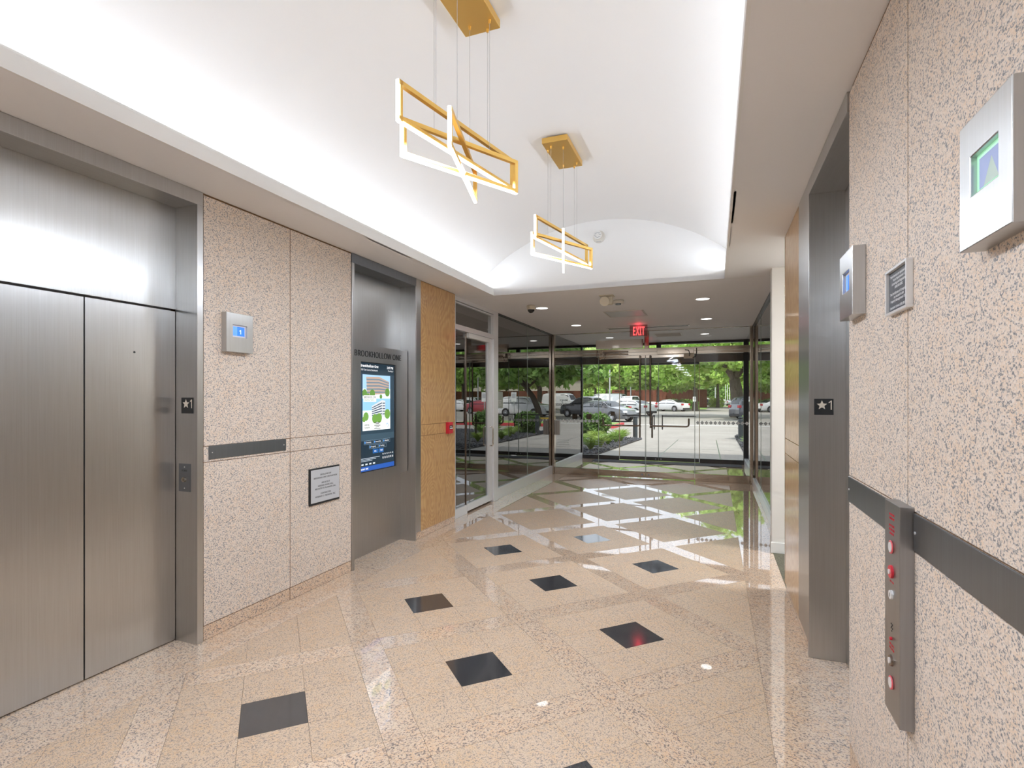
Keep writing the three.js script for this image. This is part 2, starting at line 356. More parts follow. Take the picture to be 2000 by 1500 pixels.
// ---------------------------------------------------------------- right wall
bx('backing', XR + 0.004, XR + 0.4, 0, CEIL, -2.612, ZB + 0.2, M.joint, wallR, 0);
bx('backing', XR + 0.24, XR + 0.42, 0, CEIL + 0.1, -4.86, -2.6, M.joint, wallR, 0);
bx('backing', XR + 0.03, XR + 0.24, 0, CEIL, -4.86, -3.695, M.joint, wallR, 0);
const slabR = (z0, z1, y0, y1, mat = M.graniteWall, nm = 'granite_panel', d = 0.03) => bx(nm, XR, XR + d, y0, y1, z0, z1, mat, wallR, 0.002);
for (const [za, zb] of [[-2.655, -1.916], [-1.908, -1.16], [-1.155, -0.4], [-0.397, 0.36], [0.363, 1.12], [1.123, 1.88], [1.883, ZB]]) {
  for (const [ya, yb] of [[0.098, 1.121], [1.1255, 1.234], [1.2385, 2.876]]) slabR(za, zb, ya, yb);
  bx('base_panel', XR + 0.002, XR + 0.03, 0.001, 0.092, za, zb, M.baseStone, wallR, 0.002);
}
bx('casing', XR - 0.006, XR + 0.03, 0.078, 2.888, -4.085, -3.694, M.steel, wallR, 0.0015);
bx('base_panel', XR + 0.006, XR + 0.03, 0.001, 0.076, -4.86, -3.694, M.baseStone, wallR, 0.002);
for (const [ya, yb] of [[0.06, 1.118], [1.122, 1.24], [1.244, 2.888]]) bx('oak_panel', XR - 0.002, XR + 0.03, ya, yb, -4.868, -4.088, M.oak, wallR, 0.0015);
bx('panel_edge', XR - 0.004, XR + 0.42, 0.05, 2.888, -4.882, -4.868, M.bronze, wallR, 0.001);

// side corridor with the white wall
const corr = structure('wall_corridor', 'white painted wall of the side corridor beyond the oak panel', 'wall');
bx('wall_face', XR, 4.2, 0, CEIL, -6.12, -5.98, M.whiteWall, corr, 0.003);
bx('wall_face', XR + 0.42, 4.2, 0, CEIL, -4.88, -4.74, M.whiteWall, corr, 0);
bx('wall_face', 4.1, 4.24, 0, CEIL, -5.98, -4.88, M.whiteWall, corr, 0);
const bb = bx('baseboard_corridor', XR - 0.012, 4.1, 0.004, 0.112, -5.979, -5.966, M.white, scene, 0.003); tag(bb, 'white baseboard along the corridor wall above the carpet', 'baseboard', undefined, 'structure');

// back wall, behind the camera
const wallB = structure('wall_back', 'granite clad wall closing the lift lobby opposite the entrance', 'wall');
bx('wall_face', -3.7, XR + 0.42, 0, CEIL + 0.1, ZB, ZB + 0.2, M.graniteWall, wallB, 0);

// ---------------------------------------------------------------- ceiling: flat soffit round a barrel vault with hidden light
const ceil = structure('ceiling', 'grey soffit round a white barrel vault lit from hidden coves', 'ceiling');
const soff = (x0, x1, z0, z1, y = CEIL) => bx('soffit', x0, x1, y, y + 0.06, z0, z1, M.soffit, ceil, 0, { fixed: true });
soff(-3.7, COF.x0 - 0.015, COF.z0, COF.z1); soff(COF.x1 + 0.015, 1.0, COF.z0, COF.z1); soff(-3.7, 1.0, ZE, COF.z0); soff(-3.7, 1.0, COF.z1, ZB + 0.2); soff(1.0, 4.3, -6.2, -4.7);
for (const [x, s] of [[COF.x0, -1], [COF.x1, 1]]) {
  const sh = new THREE.Shape(); sh.moveTo(0, 0); sh.lineTo(0, 0.075); sh.quadraticCurveTo(0.002, 0.1, 0.018, 0.1); sh.lineTo(0.03, 0.1); sh.lineTo(0.03, 0); sh.closePath();
  const g = new THREE.ExtrudeGeometry(sh, { depth: COF.z1 - COF.z0, bevelEnabled: false, curveSegments: 6 }); if (s < 0) { g.scale(-1, 1, 1); const ix = g.attributes.position; for (let i = 0; i < ix.count; i += 3) for (const a of Object.values(g.attributes)) for (let c = 0; c < a.itemSize; c++) { const t = a.array[(i + 1) * a.itemSize + c]; a.array[(i + 1) * a.itemSize + c] = a.array[(i + 2) * a.itemSize + c]; a.array[(i + 2) * a.itemSize + c] = t; } g.computeVertexNormals(); }
  const m = mesh('cove_lip', g, M.vault, ceil); m.position.set(x, CEIL, COF.z0);
}
{
  const R = COF.R, a1 = Math.acos((2.95 - COF.cy) / R), N = 64, half = R * Math.sin(a1);
  const out = new THREE.Shape(), depth = COF.z1 - COF.z0;
  for (let i = 0; i <= N; i++) { const a = -a1 + 2 * a1 * i / N, x = Math.sin(a) * (R + 0.06), y = Math.cos(a) * (R + 0.06); i ? out.lineTo(x, y) : out.moveTo(x, y); }
  for (let i = N; i >= 0; i--) { const a = -a1 + 2 * a1 * i / N; out.lineTo(Math.sin(a) * R, Math.cos(a) * R); }
  const pos = [], nor = [], idx = [];
  for (const [r, s] of [[R, -1], [R + 0.06, 1]]) { const b0 = pos.length / 3; for (let i = 0; i <= N; i++) for (const z of [0, depth]) { const a = -a1 + 2 * a1 * i / N; pos.push(Math.sin(a) * r, Math.cos(a) * r, z); nor.push(Math.sin(a) * s, Math.cos(a) * s, 0); } for (let i = 0; i < N; i++) { const k = b0 + 2 * i; s < 0 ? idx.push(k, k + 2, k + 1, k + 1, k + 2, k + 3) : idx.push(k, k + 1, k + 2, k + 1, k + 3, k + 2); } }
  const g = new THREE.BufferGeometry(); g.setAttribute('position', new THREE.Float32BufferAttribute(pos, 3)); g.setAttribute('normal', new THREE.Float32BufferAttribute(nor, 3)); g.setIndex(idx); metricUV(g);
  const m = mesh('vault', g, M.vault, ceil); m.position.set(COF.cx, COF.cy, COF.z0);
  for (const z of [COF.z0 - 0.05, COF.z1]) {
    const s = new THREE.Shape(); s.moveTo(-half - 0.1, CEIL - COF.cy); s.lineTo(half + 0.1, CEIL - COF.cy); s.lineTo(half + 0.1, R + 0.15); s.lineTo(-half - 0.1, R + 0.15); s.closePath();
    const e = mesh('vault_end', new THREE.ExtrudeGeometry(s, { depth: 0.05, bevelEnabled: false }), M.vault, ceil); e.position.set(COF.cx, COF.cy, z);
  }
  for (const s of [-1, 1]) bx('cove_light_strip', COF.cx + s * 1.48 - 0.02, COF.cx + s * 1.48 + 0.02, 2.951, 2.968, COF.z0 + 0.05, COF.z1 - 0.05, M.lamp, ceil, 0.003);
}
soff(-3.7, 1.0, ZX - 0.05, ZE + 0.03, 2.96);
bx('ceiling_drop', -3.3, 0.8, CEIL, 3.02, ZE + 0.0, ZE + 0.06, M.soffit, ceil, 0);
const roof = structure('roof', 'added unseen roof slab and sides keeping sky light out of the lobby', 'roof');  // unseen slab and sides, added to stop sky and sun leaking in
bx('added_roof_slab', -8.2, 6.2, 3.9, 4.15, ZX - 0.3, ZB + 0.5, M.concrete, roof, 0);
bx('added_parapet', -8.2, 6.2, 3.02, 3.9, ZX - 0.28, ZX - 0.08, M.brownMetal, roof, 0);
bx('added_parapet', -8.2, 6.2, CEIL + 0.1, 3.9, ZB + 0.2, ZB + 0.4, M.brownMetal, roof, 0);
bx('added_parapet', -8.2, -8.0, 0, 3.9, ZX - 0.3, ZB + 0.4, M.brownMetal, roof, 0);
bx('added_parapet', 6.0, 6.2, 0, 3.9, ZX - 0.3, ZB + 0.4, M.brownMetal, roof, 0);

// dark offices behind the side glass
for (const [nm, x0, x1, lab] of [['wall_office', -7.9, GL - 0.13, 'dark office walls behind the left glass of the lobby'], ['wall_office', GR + 0.11, 5.9, 'dark office walls behind the right glass of the lobby']]) {
  const r = structure(nm, lab, 'wall'), far = x0 < -5 ? x0 : x1;
  bx('wall_face', far - 0.05, far + 0.05, 0, 3, ZX, -6.14, M.officeWall, r, 0);
  bx('wall_face', x0, x1, 0, 3, -6.13 - 0.03, -6.13, M.officeWall, r, 0);
  bx('wall_face', x0, x1, 0, 3.05, ZX - 0.06, ZX + 0.04, M.brownMetal, r, 0);
  bx('office_ceiling', x0, x1, 2.94, 3.0, ZX, -6.14, M.officeWall, r, 0);
  bx('office_floor', x0, x1, -0.2, -0.014, ZX, -6.14, M.officeCarpet, r, 0);
}

// ================================================================ things on walls and ceiling
// pendant lights: three crossing rectangular frames hung from a gold canopy
const PEND = [[0.2, -0.98, 0.488, 0.0, [-0.226, 0.215]], [0.48, -0.876, 0.368, -0.08, [-0.185, 0.17]], [-0.26, -0.966, 0.355, -0.088, [-0.18, 0.165]]];
const pendant1 = thing('pendant_light', 'gold pendant of three crossing lit rectangles, with the directory alcove behind it', 'pendant light', [-1.23, 2.818, -2.504], 0, 'gold rectangle pendants under the vault');
{
  const P = pendant1, w = 0.022, ht = 0.185, up = 0.822;
  bx('canopy', -0.107, 0.107, up, up + 0.045, -0.26, 0.26, M.gold, P, 0.002);
  for (const [dx, dz, half, y0, wires] of PEND) {
    const f = new THREE.Group(); f.name = 'frame'; P.add(f); const L = half * 2, n = Math.hypot(dx, dz), ux = dx / n, uz = dz / n;
    f.position.set(-0.005 - ux * half, y0, -0.03 - uz * half); f.rotation.y = Math.atan2(-uz, ux);
    bx('top_bar', 0, L, ht - w, ht, -w / 2, w / 2, M.gold, f, 0.001);
    bx('bottom_bar', 0, L, 0.006, 0.006 + w * 0.7, -w / 2, w / 2, M.gold, f, 0.001);
    bx('end_bar', 0.008, w, 0, ht, -w / 2, w / 2, M.gold, f, 0.001);
    bx('end_bar', L - w, L, 0, ht, -w / 2, w / 2, M.gold, f, 0.001);
    bx('light_strip', 0, L, -0.006, 0.006, -w * 0.42, w * 0.42, M.led, f, 0.003);
    bx('light_strip', -0.006, 0.008, -0.004, ht, -w * 0.42, w * 0.42, M.led, f, 0.003);
    for (const t of wires) {   // thin wires drop straight from small ferrules under the canopy
      const x = -0.005 + ux * t, z = -0.03 + uz * t;
      cyl('ferrule', 0.006, 0.008, 0.02, M.gold, P, [x, up - 0.01, z], 'y', 10); cyl('wire', 0.0012, 0.0012, up - y0 - ht, M.cable, P, [x, (up + y0 + ht) / 2, z], 'y', 6);
    }
  }
}
const pendant2 = pendant1.clone(); pendant2.name = numbered('pendant_light'); pendant2.position.set(-1.21, 2.818, -4.4); scene.add(pendant2);
pendant2.userData = { ...pendant1.userData, label: 'gold pendant of three crossing lit rectangles, hung beside the smoke detector end of the vault' };
for (const [z, lab] of [[-0.3, 'added unseen gold pendant lighting the near lobby, before the left lift doors'], [1.1, 'added unseen gold pendant lighting the near lobby, beside the back wall end of the vault']]) {  // extra pendants out of view, added to light the near half of the lobby
  const p = pendant1.clone(); p.name = numbered('pendant_light'); p.position.set(-1.25, 2.818, z); scene.add(p); p.userData = { ...pendant1.userData, label: lab };
}
for (const [px, pz] of [[-1.23, -2.504], [-1.21, -4.4], [-1.25, -0.3], [-1.25, 1.1]]) {
  for (const [dx, dz, half, y0] of PEND) {
    const l = new THREE.RectAreaLight(coveColor, 160, half * 2, 0.02); l.position.set(px - 0.005, 2.818 + y0 - 0.012, pz - 0.03); l.rotation.set(-Math.PI / 2, 0, 0); l.rotateZ(Math.atan2(-dz, dx)); l.castShadow = true; scene.add(l);
  }
}

// floor displays
function floorDisplay(label, pos, turn, mode) {
  const d = thing('floor_display', label, 'display', pos, turn, undefined);       // faces local +z, back at z = 0
  const w = 0.218, h = 0.264, dep = 0.046, sw = 0.116, sh = 0.082, sy = 0.012;
  const o = new THREE.Shape(); o.moveTo(-w / 2, -h / 2); o.lineTo(w / 2, -h / 2); o.lineTo(w / 2, h / 2); o.lineTo(-w / 2, h / 2); o.closePath();
  const hole = new THREE.Path(); hole.moveTo(-sw / 2, sy - sh / 2); hole.lineTo(-sw / 2, sy + sh / 2); hole.lineTo(sw / 2, sy + sh / 2); hole.lineTo(sw / 2, sy - sh / 2); hole.closePath(); o.holes.push(hole);
  const g = new THREE.ExtrudeGeometry(o, { depth: dep - 0.004, bevelEnabled: true, bevelThickness: 0.002, bevelSize: 0.002, bevelSegments: 2, bevelOffset: -0.002 }); metricUV(g);
  mesh('housing', g, M.steel, d).position.z = 0.002;
  bx('bezel', -sw / 2, sw / 2, sy - sh / 2, sy + sh / 2, 0.02, dep - 0.012, mode === 'arrow' ? M.bezelGreen : M.bezelWhite, d, 0);
  const s = mesh('screen', new THREE.PlaneGeometry(0.094, 0.062), mode === 'arrow' ? M.screenArrow : M.screenOne, d); s.position.set(0, sy, dep - 0.0112);
  return d;
}
{
  const one = canvasTex(188, 124, (c, w, h) => { c.fillStyle = '#2f77e6'; c.fillRect(0, 0, w, h); c.fillStyle = '#5b95ee'; c.fillRect(0, 0, w * 0.36, h); c.fillStyle = '#cdeaff'; c.font = 'bold 84px sans-serif'; c.textAlign = 'center'; c.fillText('1', w * 0.64, h * 0.79); });
  const arrow = canvasTex(188, 124, (c, w, h) => { c.fillStyle = '#93a2cc'; c.fillRect(0, 0, w, h); c.fillStyle = '#a9bdb6'; c.beginPath(); c.moveTo(w * 0.55, h * 0.2); c.lineTo(w * 0.86, h); c.lineTo(w * 0.2, h); c.fill(); });
  M.screenOne = std({ map: one, roughness: 0.25, emissive: lin(1, 1, 1), emissiveMap: one, emissiveIntensity: 0.55 });
  M.screenArrow = std({ map: arrow, roughness: 0.25, emissive: lin(1, 1, 1), emissiveMap: arrow, emissiveIntensity: 0.25 });
  M.bezelWhite = std({ color: lin(0.75, 0.77, 0.85), roughness: 0.4 });
  M.bezelGreen = std({ color: lin(0.5, 0.85, 0.62), roughness: 0.4, emissive: lin(0.35, 0.9, 0.55), emissiveIntensity: 0.45 });
}
floorDisplay('square steel floor display reading 1 beside the left lift doors', [XL, 2.012, -2.742], Math.PI / 2, 'one');
floorDisplay('square steel floor display with blue screen beside the right lift doorway', [XR, 2.024, -2.49], -Math.PI / 2, 'one');
floorDisplay('square steel floor display with green edged arrow screen on the right wall', [XR, 2.012, -1.31], -Math.PI / 2, 'arrow');

// star and floor number signs in the door reveals
function starSign(label, x0, x1, y0, y1, z) {
  const w = x1 - x0, h = y1 - y0, s = thing('floor_sign', label, 'sign', [(x0 + x1) / 2, (y0 + y1) / 2, z]);
  bx('plate', -w / 2, w / 2, -h / 2, h / 2, 0, 0.003, M.black, s, 0.0008);
  const sh = new THREE.Shape(), R = w * 0.285, cx = -w * 0.1, cy = h * 0.1;
  for (let k = 0; k < 10; k++) { const a = Math.PI / 2 + k * Math.PI / 5, r = k % 2 ? R * 0.45 : R; k ? sh.lineTo(cx + Math.cos(a) * r, cy + Math.sin(a) * r) : sh.moveTo(cx + Math.cos(a) * r, cy + Math.sin(a) * r); }
  mesh('star', new THREE.ExtrudeGeometry(sh, { depth: 0.0012, bevelEnabled: false }), M.ivory, s).position.z = 0.003;
  const g = letters('1', w * 0.17, R * 1.85, 0.0012); const m = mesh('numeral', g, M.ivory, s); m.position.set(w * 0.32, cy + R * 0.02, 0.003);
}
M.ivory = std({ color: lin(0.76, 0.7, 0.6), roughness: 0.5 });
starSign('black star and 1 sign in the left lift doorway', -3.211, -3.105, 1.47, 1.572, -2.45);
starSign('black star and 1 sign in the right lift doorway', 0.56, 0.662, 1.468, 1.564, -3.65);
{
  const k = thing('key_switch', 'small steel key switch plate in the left lift doorway', 'switch', [-3.181, 1.058, -2.45]);
  bx('plate', -0.053, 0.053, -0.09, 0.09, 0, 0.003, M.steelDark, k, 0.0008);
  const r = cyl('lock', 0.017, 0.015, 0.012, M.bronze, k, [0, -0.012, 0.008], 'z', 24); bx('key_slot', -0.002, 0.002, -0.007, 0.007, 0.006, 0.0066, M.black, r, 0);
  for (const y of [-0.068, 0.068]) cyl('screw', 0.004, 0.004, 0.002, M.silver, k, [0, y, 0.004], 'z', 12);
  const t = mesh('lettering', letters('FIRE', 0.045, 0.012, 0.0006), M.black, k); t.position.set(0, 0.045, 0.003);
}

// plates and rails at hand height
function plate(label, x0, x1, y0, y1, z0, z1, faceX, screws, nm = 'wall_plate') {
  const p = thing(nm, label, 'plate', [(x0 + x1) / 2, (y0 + y1) / 2, (z0 + z1) / 2]);
  bx('plate_face', -(x1 - x0) / 2, (x1 - x0) / 2, -(y1 - y0) / 2, (y1 - y0) / 2, -(z1 - z0) / 2, (z1 - z0) / 2, M.steelDark, p, 0.001);
  for (const z of screws) cyl('screw', 0.004, 0.004, 0.003, M.silver, p, [faceX * ((x1 - x0) / 2 + 0.001), 0, z - (z0 + z1) / 2], 'x', 12);
}
plate('dark steel cover plate with two screws below the left floor display', XL, XL + 0.005, 1.168, 1.256, -3.204, -2.536, 1, [-3.18, -2.56]);
plate('short blue grey steel strip between right lift doorway and call station', XR - 0.005, XR, 1.128, 1.232, -2.652, -2.003, -1, [-2.63]);
plate('long blue grey steel strip running from call station along right wall', XR - 0.005, XR, 1.128, 1.236, -1.845, -0.6, -1, [-1.83, -0.62]);

// call station
M.redPaint = M.red; M.redGlow = std({ color: lin(0.7, 0.1, 0.12), roughness: 0.4, emissive: lin(0.9, 0.15, 0.15), emissiveIntensity: 0.08 });
{
  const s = thing('call_station', 'tall steel lift call station with buttons and key switches on right wall', 'call station', [XR, 0.925, -1.923], -Math.PI / 2);
  bx('housing', -0.072, 0.072, -0.325, 0.325, 0, 0.037, M.steelMid, s, 0.002);
  const f = 0.037, ring = (y, r, mat, name = 'button') => { const b = cyl(name, r, r * 0.95, 0.006, mat, s, [0, y, f + 0.003], 'z', 24); return b; };
  const b1 = ring(0.19, 0.016, M.silver); mesh('ring', new THREE.TorusGeometry(0.018, 0.002, 8, 28), M.redGlow, b1);
  const b2 = ring(0.115, 0.02, M.redPaint, 'fire_switch'); cyl('key_barrel', 0.008, 0.008, 0.004, M.silver, b2, [0, 0, 0.004], 'z', 16);
  const b3 = ring(0.045, 0.014, M.silver, 'key_switch'); bx('key_slot', -0.0015, 0.0015, -0.006, 0.006, 0.003, 0.0036, M.black, b3, 0);
  for (const [x, y] of [[-0.006, -0.045], [0.006, -0.045], [-0.006, -0.057], [0.006, -0.057], [0, -0.065], [0, -0.051]]) cyl('speaker_hole', 0.0025, 0.0025, 0.001, M.black, s, [x, y, f + 0.0004], 'z', 10);
  ring(-0.088, 0.005, M.redPaint, 'indicator_lamp');
  const b4 = ring(-0.155, 0.017, M.bronzeDark, 'key_switch'); cyl('key_barrel', 0.009, 0.009, 0.004, M.silver, b4, [0, 0, 0.004], 'z', 16);
  const b5 = ring(-0.222, 0.016, M.silver); mesh('ring', new THREE.TorusGeometry(0.018, 0.002, 8, 28), M.redGlow, b5);
  for (const [t, y, w, h] of [['IN CASE OF FIRE', 0.288, 0.05, 0.007], ['ELEVATORS ARE', 0.276, 0.048, 0.007], ['OUT OF SERVICE', 0.254, 0.05, 0.007], ['USE EXIT STAIRS', 0.242, 0.052, 0.007], ['DO NOT USE', 0.23, 0.04, 0.007], ['ON OFF', 0.084, 0.04, 0.006], ['FIRE SERVICE', -0.108, 0.046, 0.006], ['HELP ON WAY', -0.12, 0.046, 0.006]]) {
    const m = mesh('lettering', letters(t, w, h, 0.0005), M.redPaint, s); m.position.set(0, y, f);
  }
}
// plaques
{
  const t = canvasTex(560, 400, (c, w, h) => { c.fillStyle = '#4b5159'; c.fillRect(0, 0, w, h); c.fillStyle = '#eceef0'; c.textAlign = 'center'; c.font = 'bold 34px sans-serif';
    [['These elevators are regulated by the', 60], ['Texas Department of', 98], ['Licensing and Regulation', 136], ['(800) 803-9202', 174], ['The Certificates of Compliance', 232], ['are located in the', 268], ['Property Management Office', 304], ['Questions? Contact (800) 803-9202', 366]].forEach(([s, y]) => c.fillText(s, w / 2, y, w * 0.9)); });
  const p = thing('certificate_plaque', 'small dark framed lift notice plaque with white text on right wall', 'plaque', [XR, 1.906, -1.965], -Math.PI / 2);
  bx('backing', -0.1, 0.1, -0.07, 0.07, 0, 0.008, M.black, p, 0.001);
  const face = mesh('notice', new THREE.PlaneGeometry(0.186, 0.13), std({ map: t, roughness: 0.35 }), p); face.position.z = 0.0085;
  for (const [x0, x1, y0, y1] of [[-0.102, 0.102, 0.064, 0.072], [-0.102, 0.102, -0.072, -0.064], [-0.102, -0.094, -0.064, 0.064], [0.094, 0.102, -0.064, 0.064]]) bx('frame_bar', x0, x1, y0, y1, 0, 0.018, M.silver, p, 0.001);
}
{
  const t = canvasTex(720, 600, (c, w, h) => { c.fillStyle = '#c9ccd0'; c.fillRect(0, 0, w, h); c.fillStyle = '#1c1c1e'; c.textAlign = 'center'; c.font = 'bold 40px sans-serif';
    const put = (s, y, fit) => { c.save(); c.transform(1, 0, -0.12, 1, 0.12 * y, 0); c.fillText(s, w / 2, y, fit); c.restore(); };
    [['DEVELOPED BY', 112, 330], ['BROOKHOLLOW CORPORATION', 168, 640], ['ARCHITECT', 264, 240], ['HARDEN EVANS HILL', 318, 450], ['ARCHITECTS PLANNERS INC.', 370, 620], ['CONTRACTOR', 462, 290], ['HOWARD U. FREEMAN, INC.', 516, 570]].forEach((a) => put(...a)); });
  const p = thing('builder_plaque', 'silver plaque in black frame naming developer, architect and contractor', 'plaque', [XL, 0.84, -3.632], Math.PI / 2);
  bx('frame', -0.183, 0.183, -0.15, 0.15, 0, 0.012, M.black, p, 0.001);
  bx('plate', -0.168, 0.179, -0.133, 0.137, 0.011, 0.0135, M.silver, p, 0.0006);
  const face = mesh('lettering', new THREE.PlaneGeometry(0.345, 0.268), std({ map: t, roughness: 0.4, metalness: 0.15 }), p); face.position.set(0.0055, 0.002, 0.0139);
}
// fire alarm pull station
{
  const p = thing('fire_alarm_pull', 'red fire alarm pull station on the left oak panel', 'fire alarm', [XL + 0.004, 1.205, -5.855], Math.PI / 2);
  bx('housing', -0.055, 0.055, -0.07, 0.07, 0, 0.045, M.red, p, 0.004);
  bx('handle_recess', -0.042, 0.042, -0.018, 0.03, 0.0445, 0.046, M.black, p, 0.0005);
  const h = bx('pull_handle', -0.036, 0.036, -0.014, 0.0, 0.045, 0.053, M.white, p, 0.003);
  const l = mesh('lettering', letters('PULL', 0.05, 0.014, 0.0008, fontBold), M.white, p); l.position.set(0, 0.014, 0.046); void h;
}
// directory kiosk
{
  const k = thing('directory_kiosk', 'steel directory panel lettered BROOKHOLLOW ONE with a tall lit screen', 'directory', [-3.17, 0.765, -4.5575], Math.PI / 2);
  // local: +x runs to -z (away), +z out of the wall
  const W = 1.046, Hh = 1.321, sx0 = -0.302, sx1 = 0.305, sy0 = 0.082, sy1 = 1.157;
  for (const [x0, x1, y0, y1] of [[-W / 2, W / 2, sy1, Hh], [-W / 2, W / 2, 0, sy0], [-W / 2, sx0, sy0, sy1], [sx1, W / 2, sy0, sy1]]) bx('face_panel', x0, x1, y0, y1, -0.094, 0, M.steel, k, 0);
  bx('bezel', sx0, sx1, sy0, sy1, -0.05, -0.012, M.black, k, 0);
  const t = canvasTex(560, 1000, (c, w, h) => {
    c.fillStyle = '#26343f'; c.fillRect(0, 0, w, h); c.fillStyle = '#314350'; c.fillRect(0, 100, w, 560); c.fillStyle = '#3f5360'; c.fillRect(0, 660, w, 60);
    c.fillStyle = '#fff'; c.font = 'bold 34px sans-serif'; c.fillText('Brookhollow One', 6, 40); c.font = '22px sans-serif'; c.fillText('2301 East Lamar Boulevard', 6, 72); c.textAlign = 'right'; c.font = 'bold 30px sans-serif'; c.fillText('2:07 PM', w - 16, 40); c.font = '20px sans-serif'; c.fillText('Thu May 9', w - 16, 68); c.textAlign = 'left';
    c.fillStyle = '#e9efec'; c.fillRect(38, 108, 452, 520);
    c.fillStyle = '#9fc6e4'; c.fillRect(38, 108, 452, 130); c.fillStyle = '#d9e6ea'; c.fillRect(38, 238, 452, 70);
    c.fillStyle = '#b59d8d'; c.beginPath(); c.moveTo(92, 128); c.lineTo(300, 122); c.lineTo(470, 168); c.lineTo(470, 278); c.lineTo(110, 300); c.fill();
    c.fillStyle = '#6d7f8c'; for (let i = 0; i < 5; i++) { c.beginPath(); c.moveTo(96, 146 + i * 30); c.lineTo(300, 142 + i * 30); c.lineTo(468, 176 + i * 22); c.lineTo(468, 186 + i * 22); c.lineTo(300, 156 + i * 30); c.lineTo(98, 160 + i * 30); c.fill(); }
    c.fillStyle = '#5f8a3c'; for (const [x, y, r] of [[70, 280, 36], [190, 286, 42], [440, 270, 40], [120, 306, 26], [330, 312, 22]]) { c.beginPath(); c.arc(x, y, r, 0, 7); c.fill(); }
    c.fillStyle = '#8fc2e8'; c.fillRect(38, 330, 452, 130); c.fillStyle = '#dbe9ef'; c.fillRect(38, 440, 452, 90);
    c.fillStyle = '#cfd4d6'; c.beginPath(); c.moveTo(180, 400); c.lineTo(350, 344); c.lineTo(404, 352); c.lineTo(404, 510); c.lineTo(180, 500); c.fill();
    c.fillStyle = '#3d5268'; for (let i = 0; i < 5; i++) { c.beginPath(); c.moveTo(182, 414 + i * 18); c.lineTo(346, 366 + i * 26); c.lineTo(346, 377 + i * 26); c.lineTo(182, 422 + i * 18); c.fill(); c.fillRect(356, 370 + i * 26, 44, 9); }
    c.fillStyle = '#6d9a49'; for (const [x, y, r] of [[90, 496, 40], [230, 520, 44], [300, 516, 46], [440, 480, 48], [60, 520, 26]]) { c.beginPath(); c.arc(x, y, r, 0, 7); c.fill(); }
    c.fillStyle = '#eef3f1'; c.fillRect(52, 300, 200, 60); c.fillStyle = '#555'; c.font = 'bold 28px sans-serif'; c.fillText('BROOKHOLLOW', 60, 328, 184); c.fillStyle = '#9aa58f'; c.fillText('ONE & TWO', 60, 354, 184);
    c.fillStyle = '#222'; c.font = 'bold 20px sans-serif'; c.fillText('Leasing', 66, 580); c.fillText('Contacts', 62, 606); c.font = '13px sans-serif'; for (let i = 0; i < 5; i++) c.fillRect(220 + (i % 2) * 20, 552 + i * 15, 100 - (i % 2) * 40, 5);
    c.strokeStyle = '#4b7fc4'; c.lineWidth = 5; c.beginPath(); c.arc(438, 590, 18, 3.4, 7.4); c.stroke();
    const btn = (x, y, w2, s) => { c.strokeStyle = '#8ea9bd'; c.lineWidth = 2; c.strokeRect(x, y, w2, 34); c.fillStyle = '#5c9fe8'; c.fillRect(x + 8, y + 8, 14, 18); c.fillStyle = '#fff'; c.font = '20px sans-serif'; c.fillText(s, x + 30, y + 24, w2 - 40); };
    btn(60, 720, 140, 'Directory'); btn(212, 720, 140, 'Amenities'); btn(364, 720, 120, 'Weather'); btn(140, 764, 140, 'Property'); btn(290, 764, 130, 'Parking'); c.fillStyle = '#2b5f9e'; c.fillRect(196, 806, 90, 40); c.fillRect(294, 806, 80, 40); c.fillStyle = '#fff'; c.font = 'bold 20px sans-serif'; c.fillText('\u25CF ALL', 208, 832); c.fillText('\u25AE TEXT', 304, 832, 64);
    c.fillStyle = '#b9c6cf'; for (let i = 0; i < 3; i++) c.fillRect(10, 880 + i * 12, 300 - i * 60, 5); c.fillStyle = '#fff'; for (let i = 0; i < 6; i++) { c.fillRect(360 + i * 34, 858, 12, 12); c.fillRect(360 + i * 34, 890, 12, 20); }
    c.fillStyle = '#d5dde2'; for (let i = 0; i < 4; i++) c.fillRect(20 + i * 60, 930, 34, 14);
    c.fillStyle = '#2a57a8'; c.fillRect(0, 956, w, 44); c.fillStyle = '#fff'; c.font = 'bold 22px sans-serif'; c.fillText('NEWS: NBC', 10, 986);
  });
  M.kiosk = std({ map: t, roughness: 0.08, emissive: lin(1, 1, 1), emissiveMap: t, emissiveIntensity: 0.5 });
  const s = mesh('screen', new THREE.PlaneGeometry(0.58, 1.06), M.kiosk, k); s.position.set(-0.01, (sy0 + sy1) / 2, -0.0115);
  const g = letters('BROOKHOLLOW ONE', 0.795, 0.058, 0.004), m = mesh('lettering', g, M.black, k); m.position.set(-0.005, 1.235, 0.0);
  areaLight(0.56, 1.0, lin(0.75, 0.85, 1), 0.35, [-3.165, 1.385, -4.55], [0, 1.385, -4.55]);
}
// ceiling fittings

function downlight(label, x, y, z, group) {
  const d = thing('recessed_downlight', label, 'downlight', [x, y, z], 0, group);
  mesh('trim_ring', new THREE.TorusGeometry(0.092, 0.009, 8, 36).rotateX(Math.PI / 2), M.white, d);
  cyl('lamp_lens', 0.085, 0.085, 0.006, M.lamp, d, [0, -0.003, 0], 'y', 32);
  const l = new THREE.SpotLight(lin(0.97, 0.98, 1), 2.6, 0, 1.05, 0.7, 2); l.position.set(x, y - 0.02, z); l.target.position.set(x, 0, z); l.castShadow = true; l.shadow.radius = 4; scene.add(l, l.target);
}
const dg = 'downlights in the entrance soffit';
downlight('round recessed downlight in the soffit near the dome camera', -2.36, CEIL, -7.43, dg);
downlight('round recessed downlight near the left post of the inner glass wall', -2.34, CEIL, -9.41, dg);
downlight('round recessed downlight near the right glass and the vault corner', -0.15, CEIL, -7.5, dg);
downlight('round recessed downlight near the right end of the slot diffuser', -0.13, CEIL, -9.4, dg);
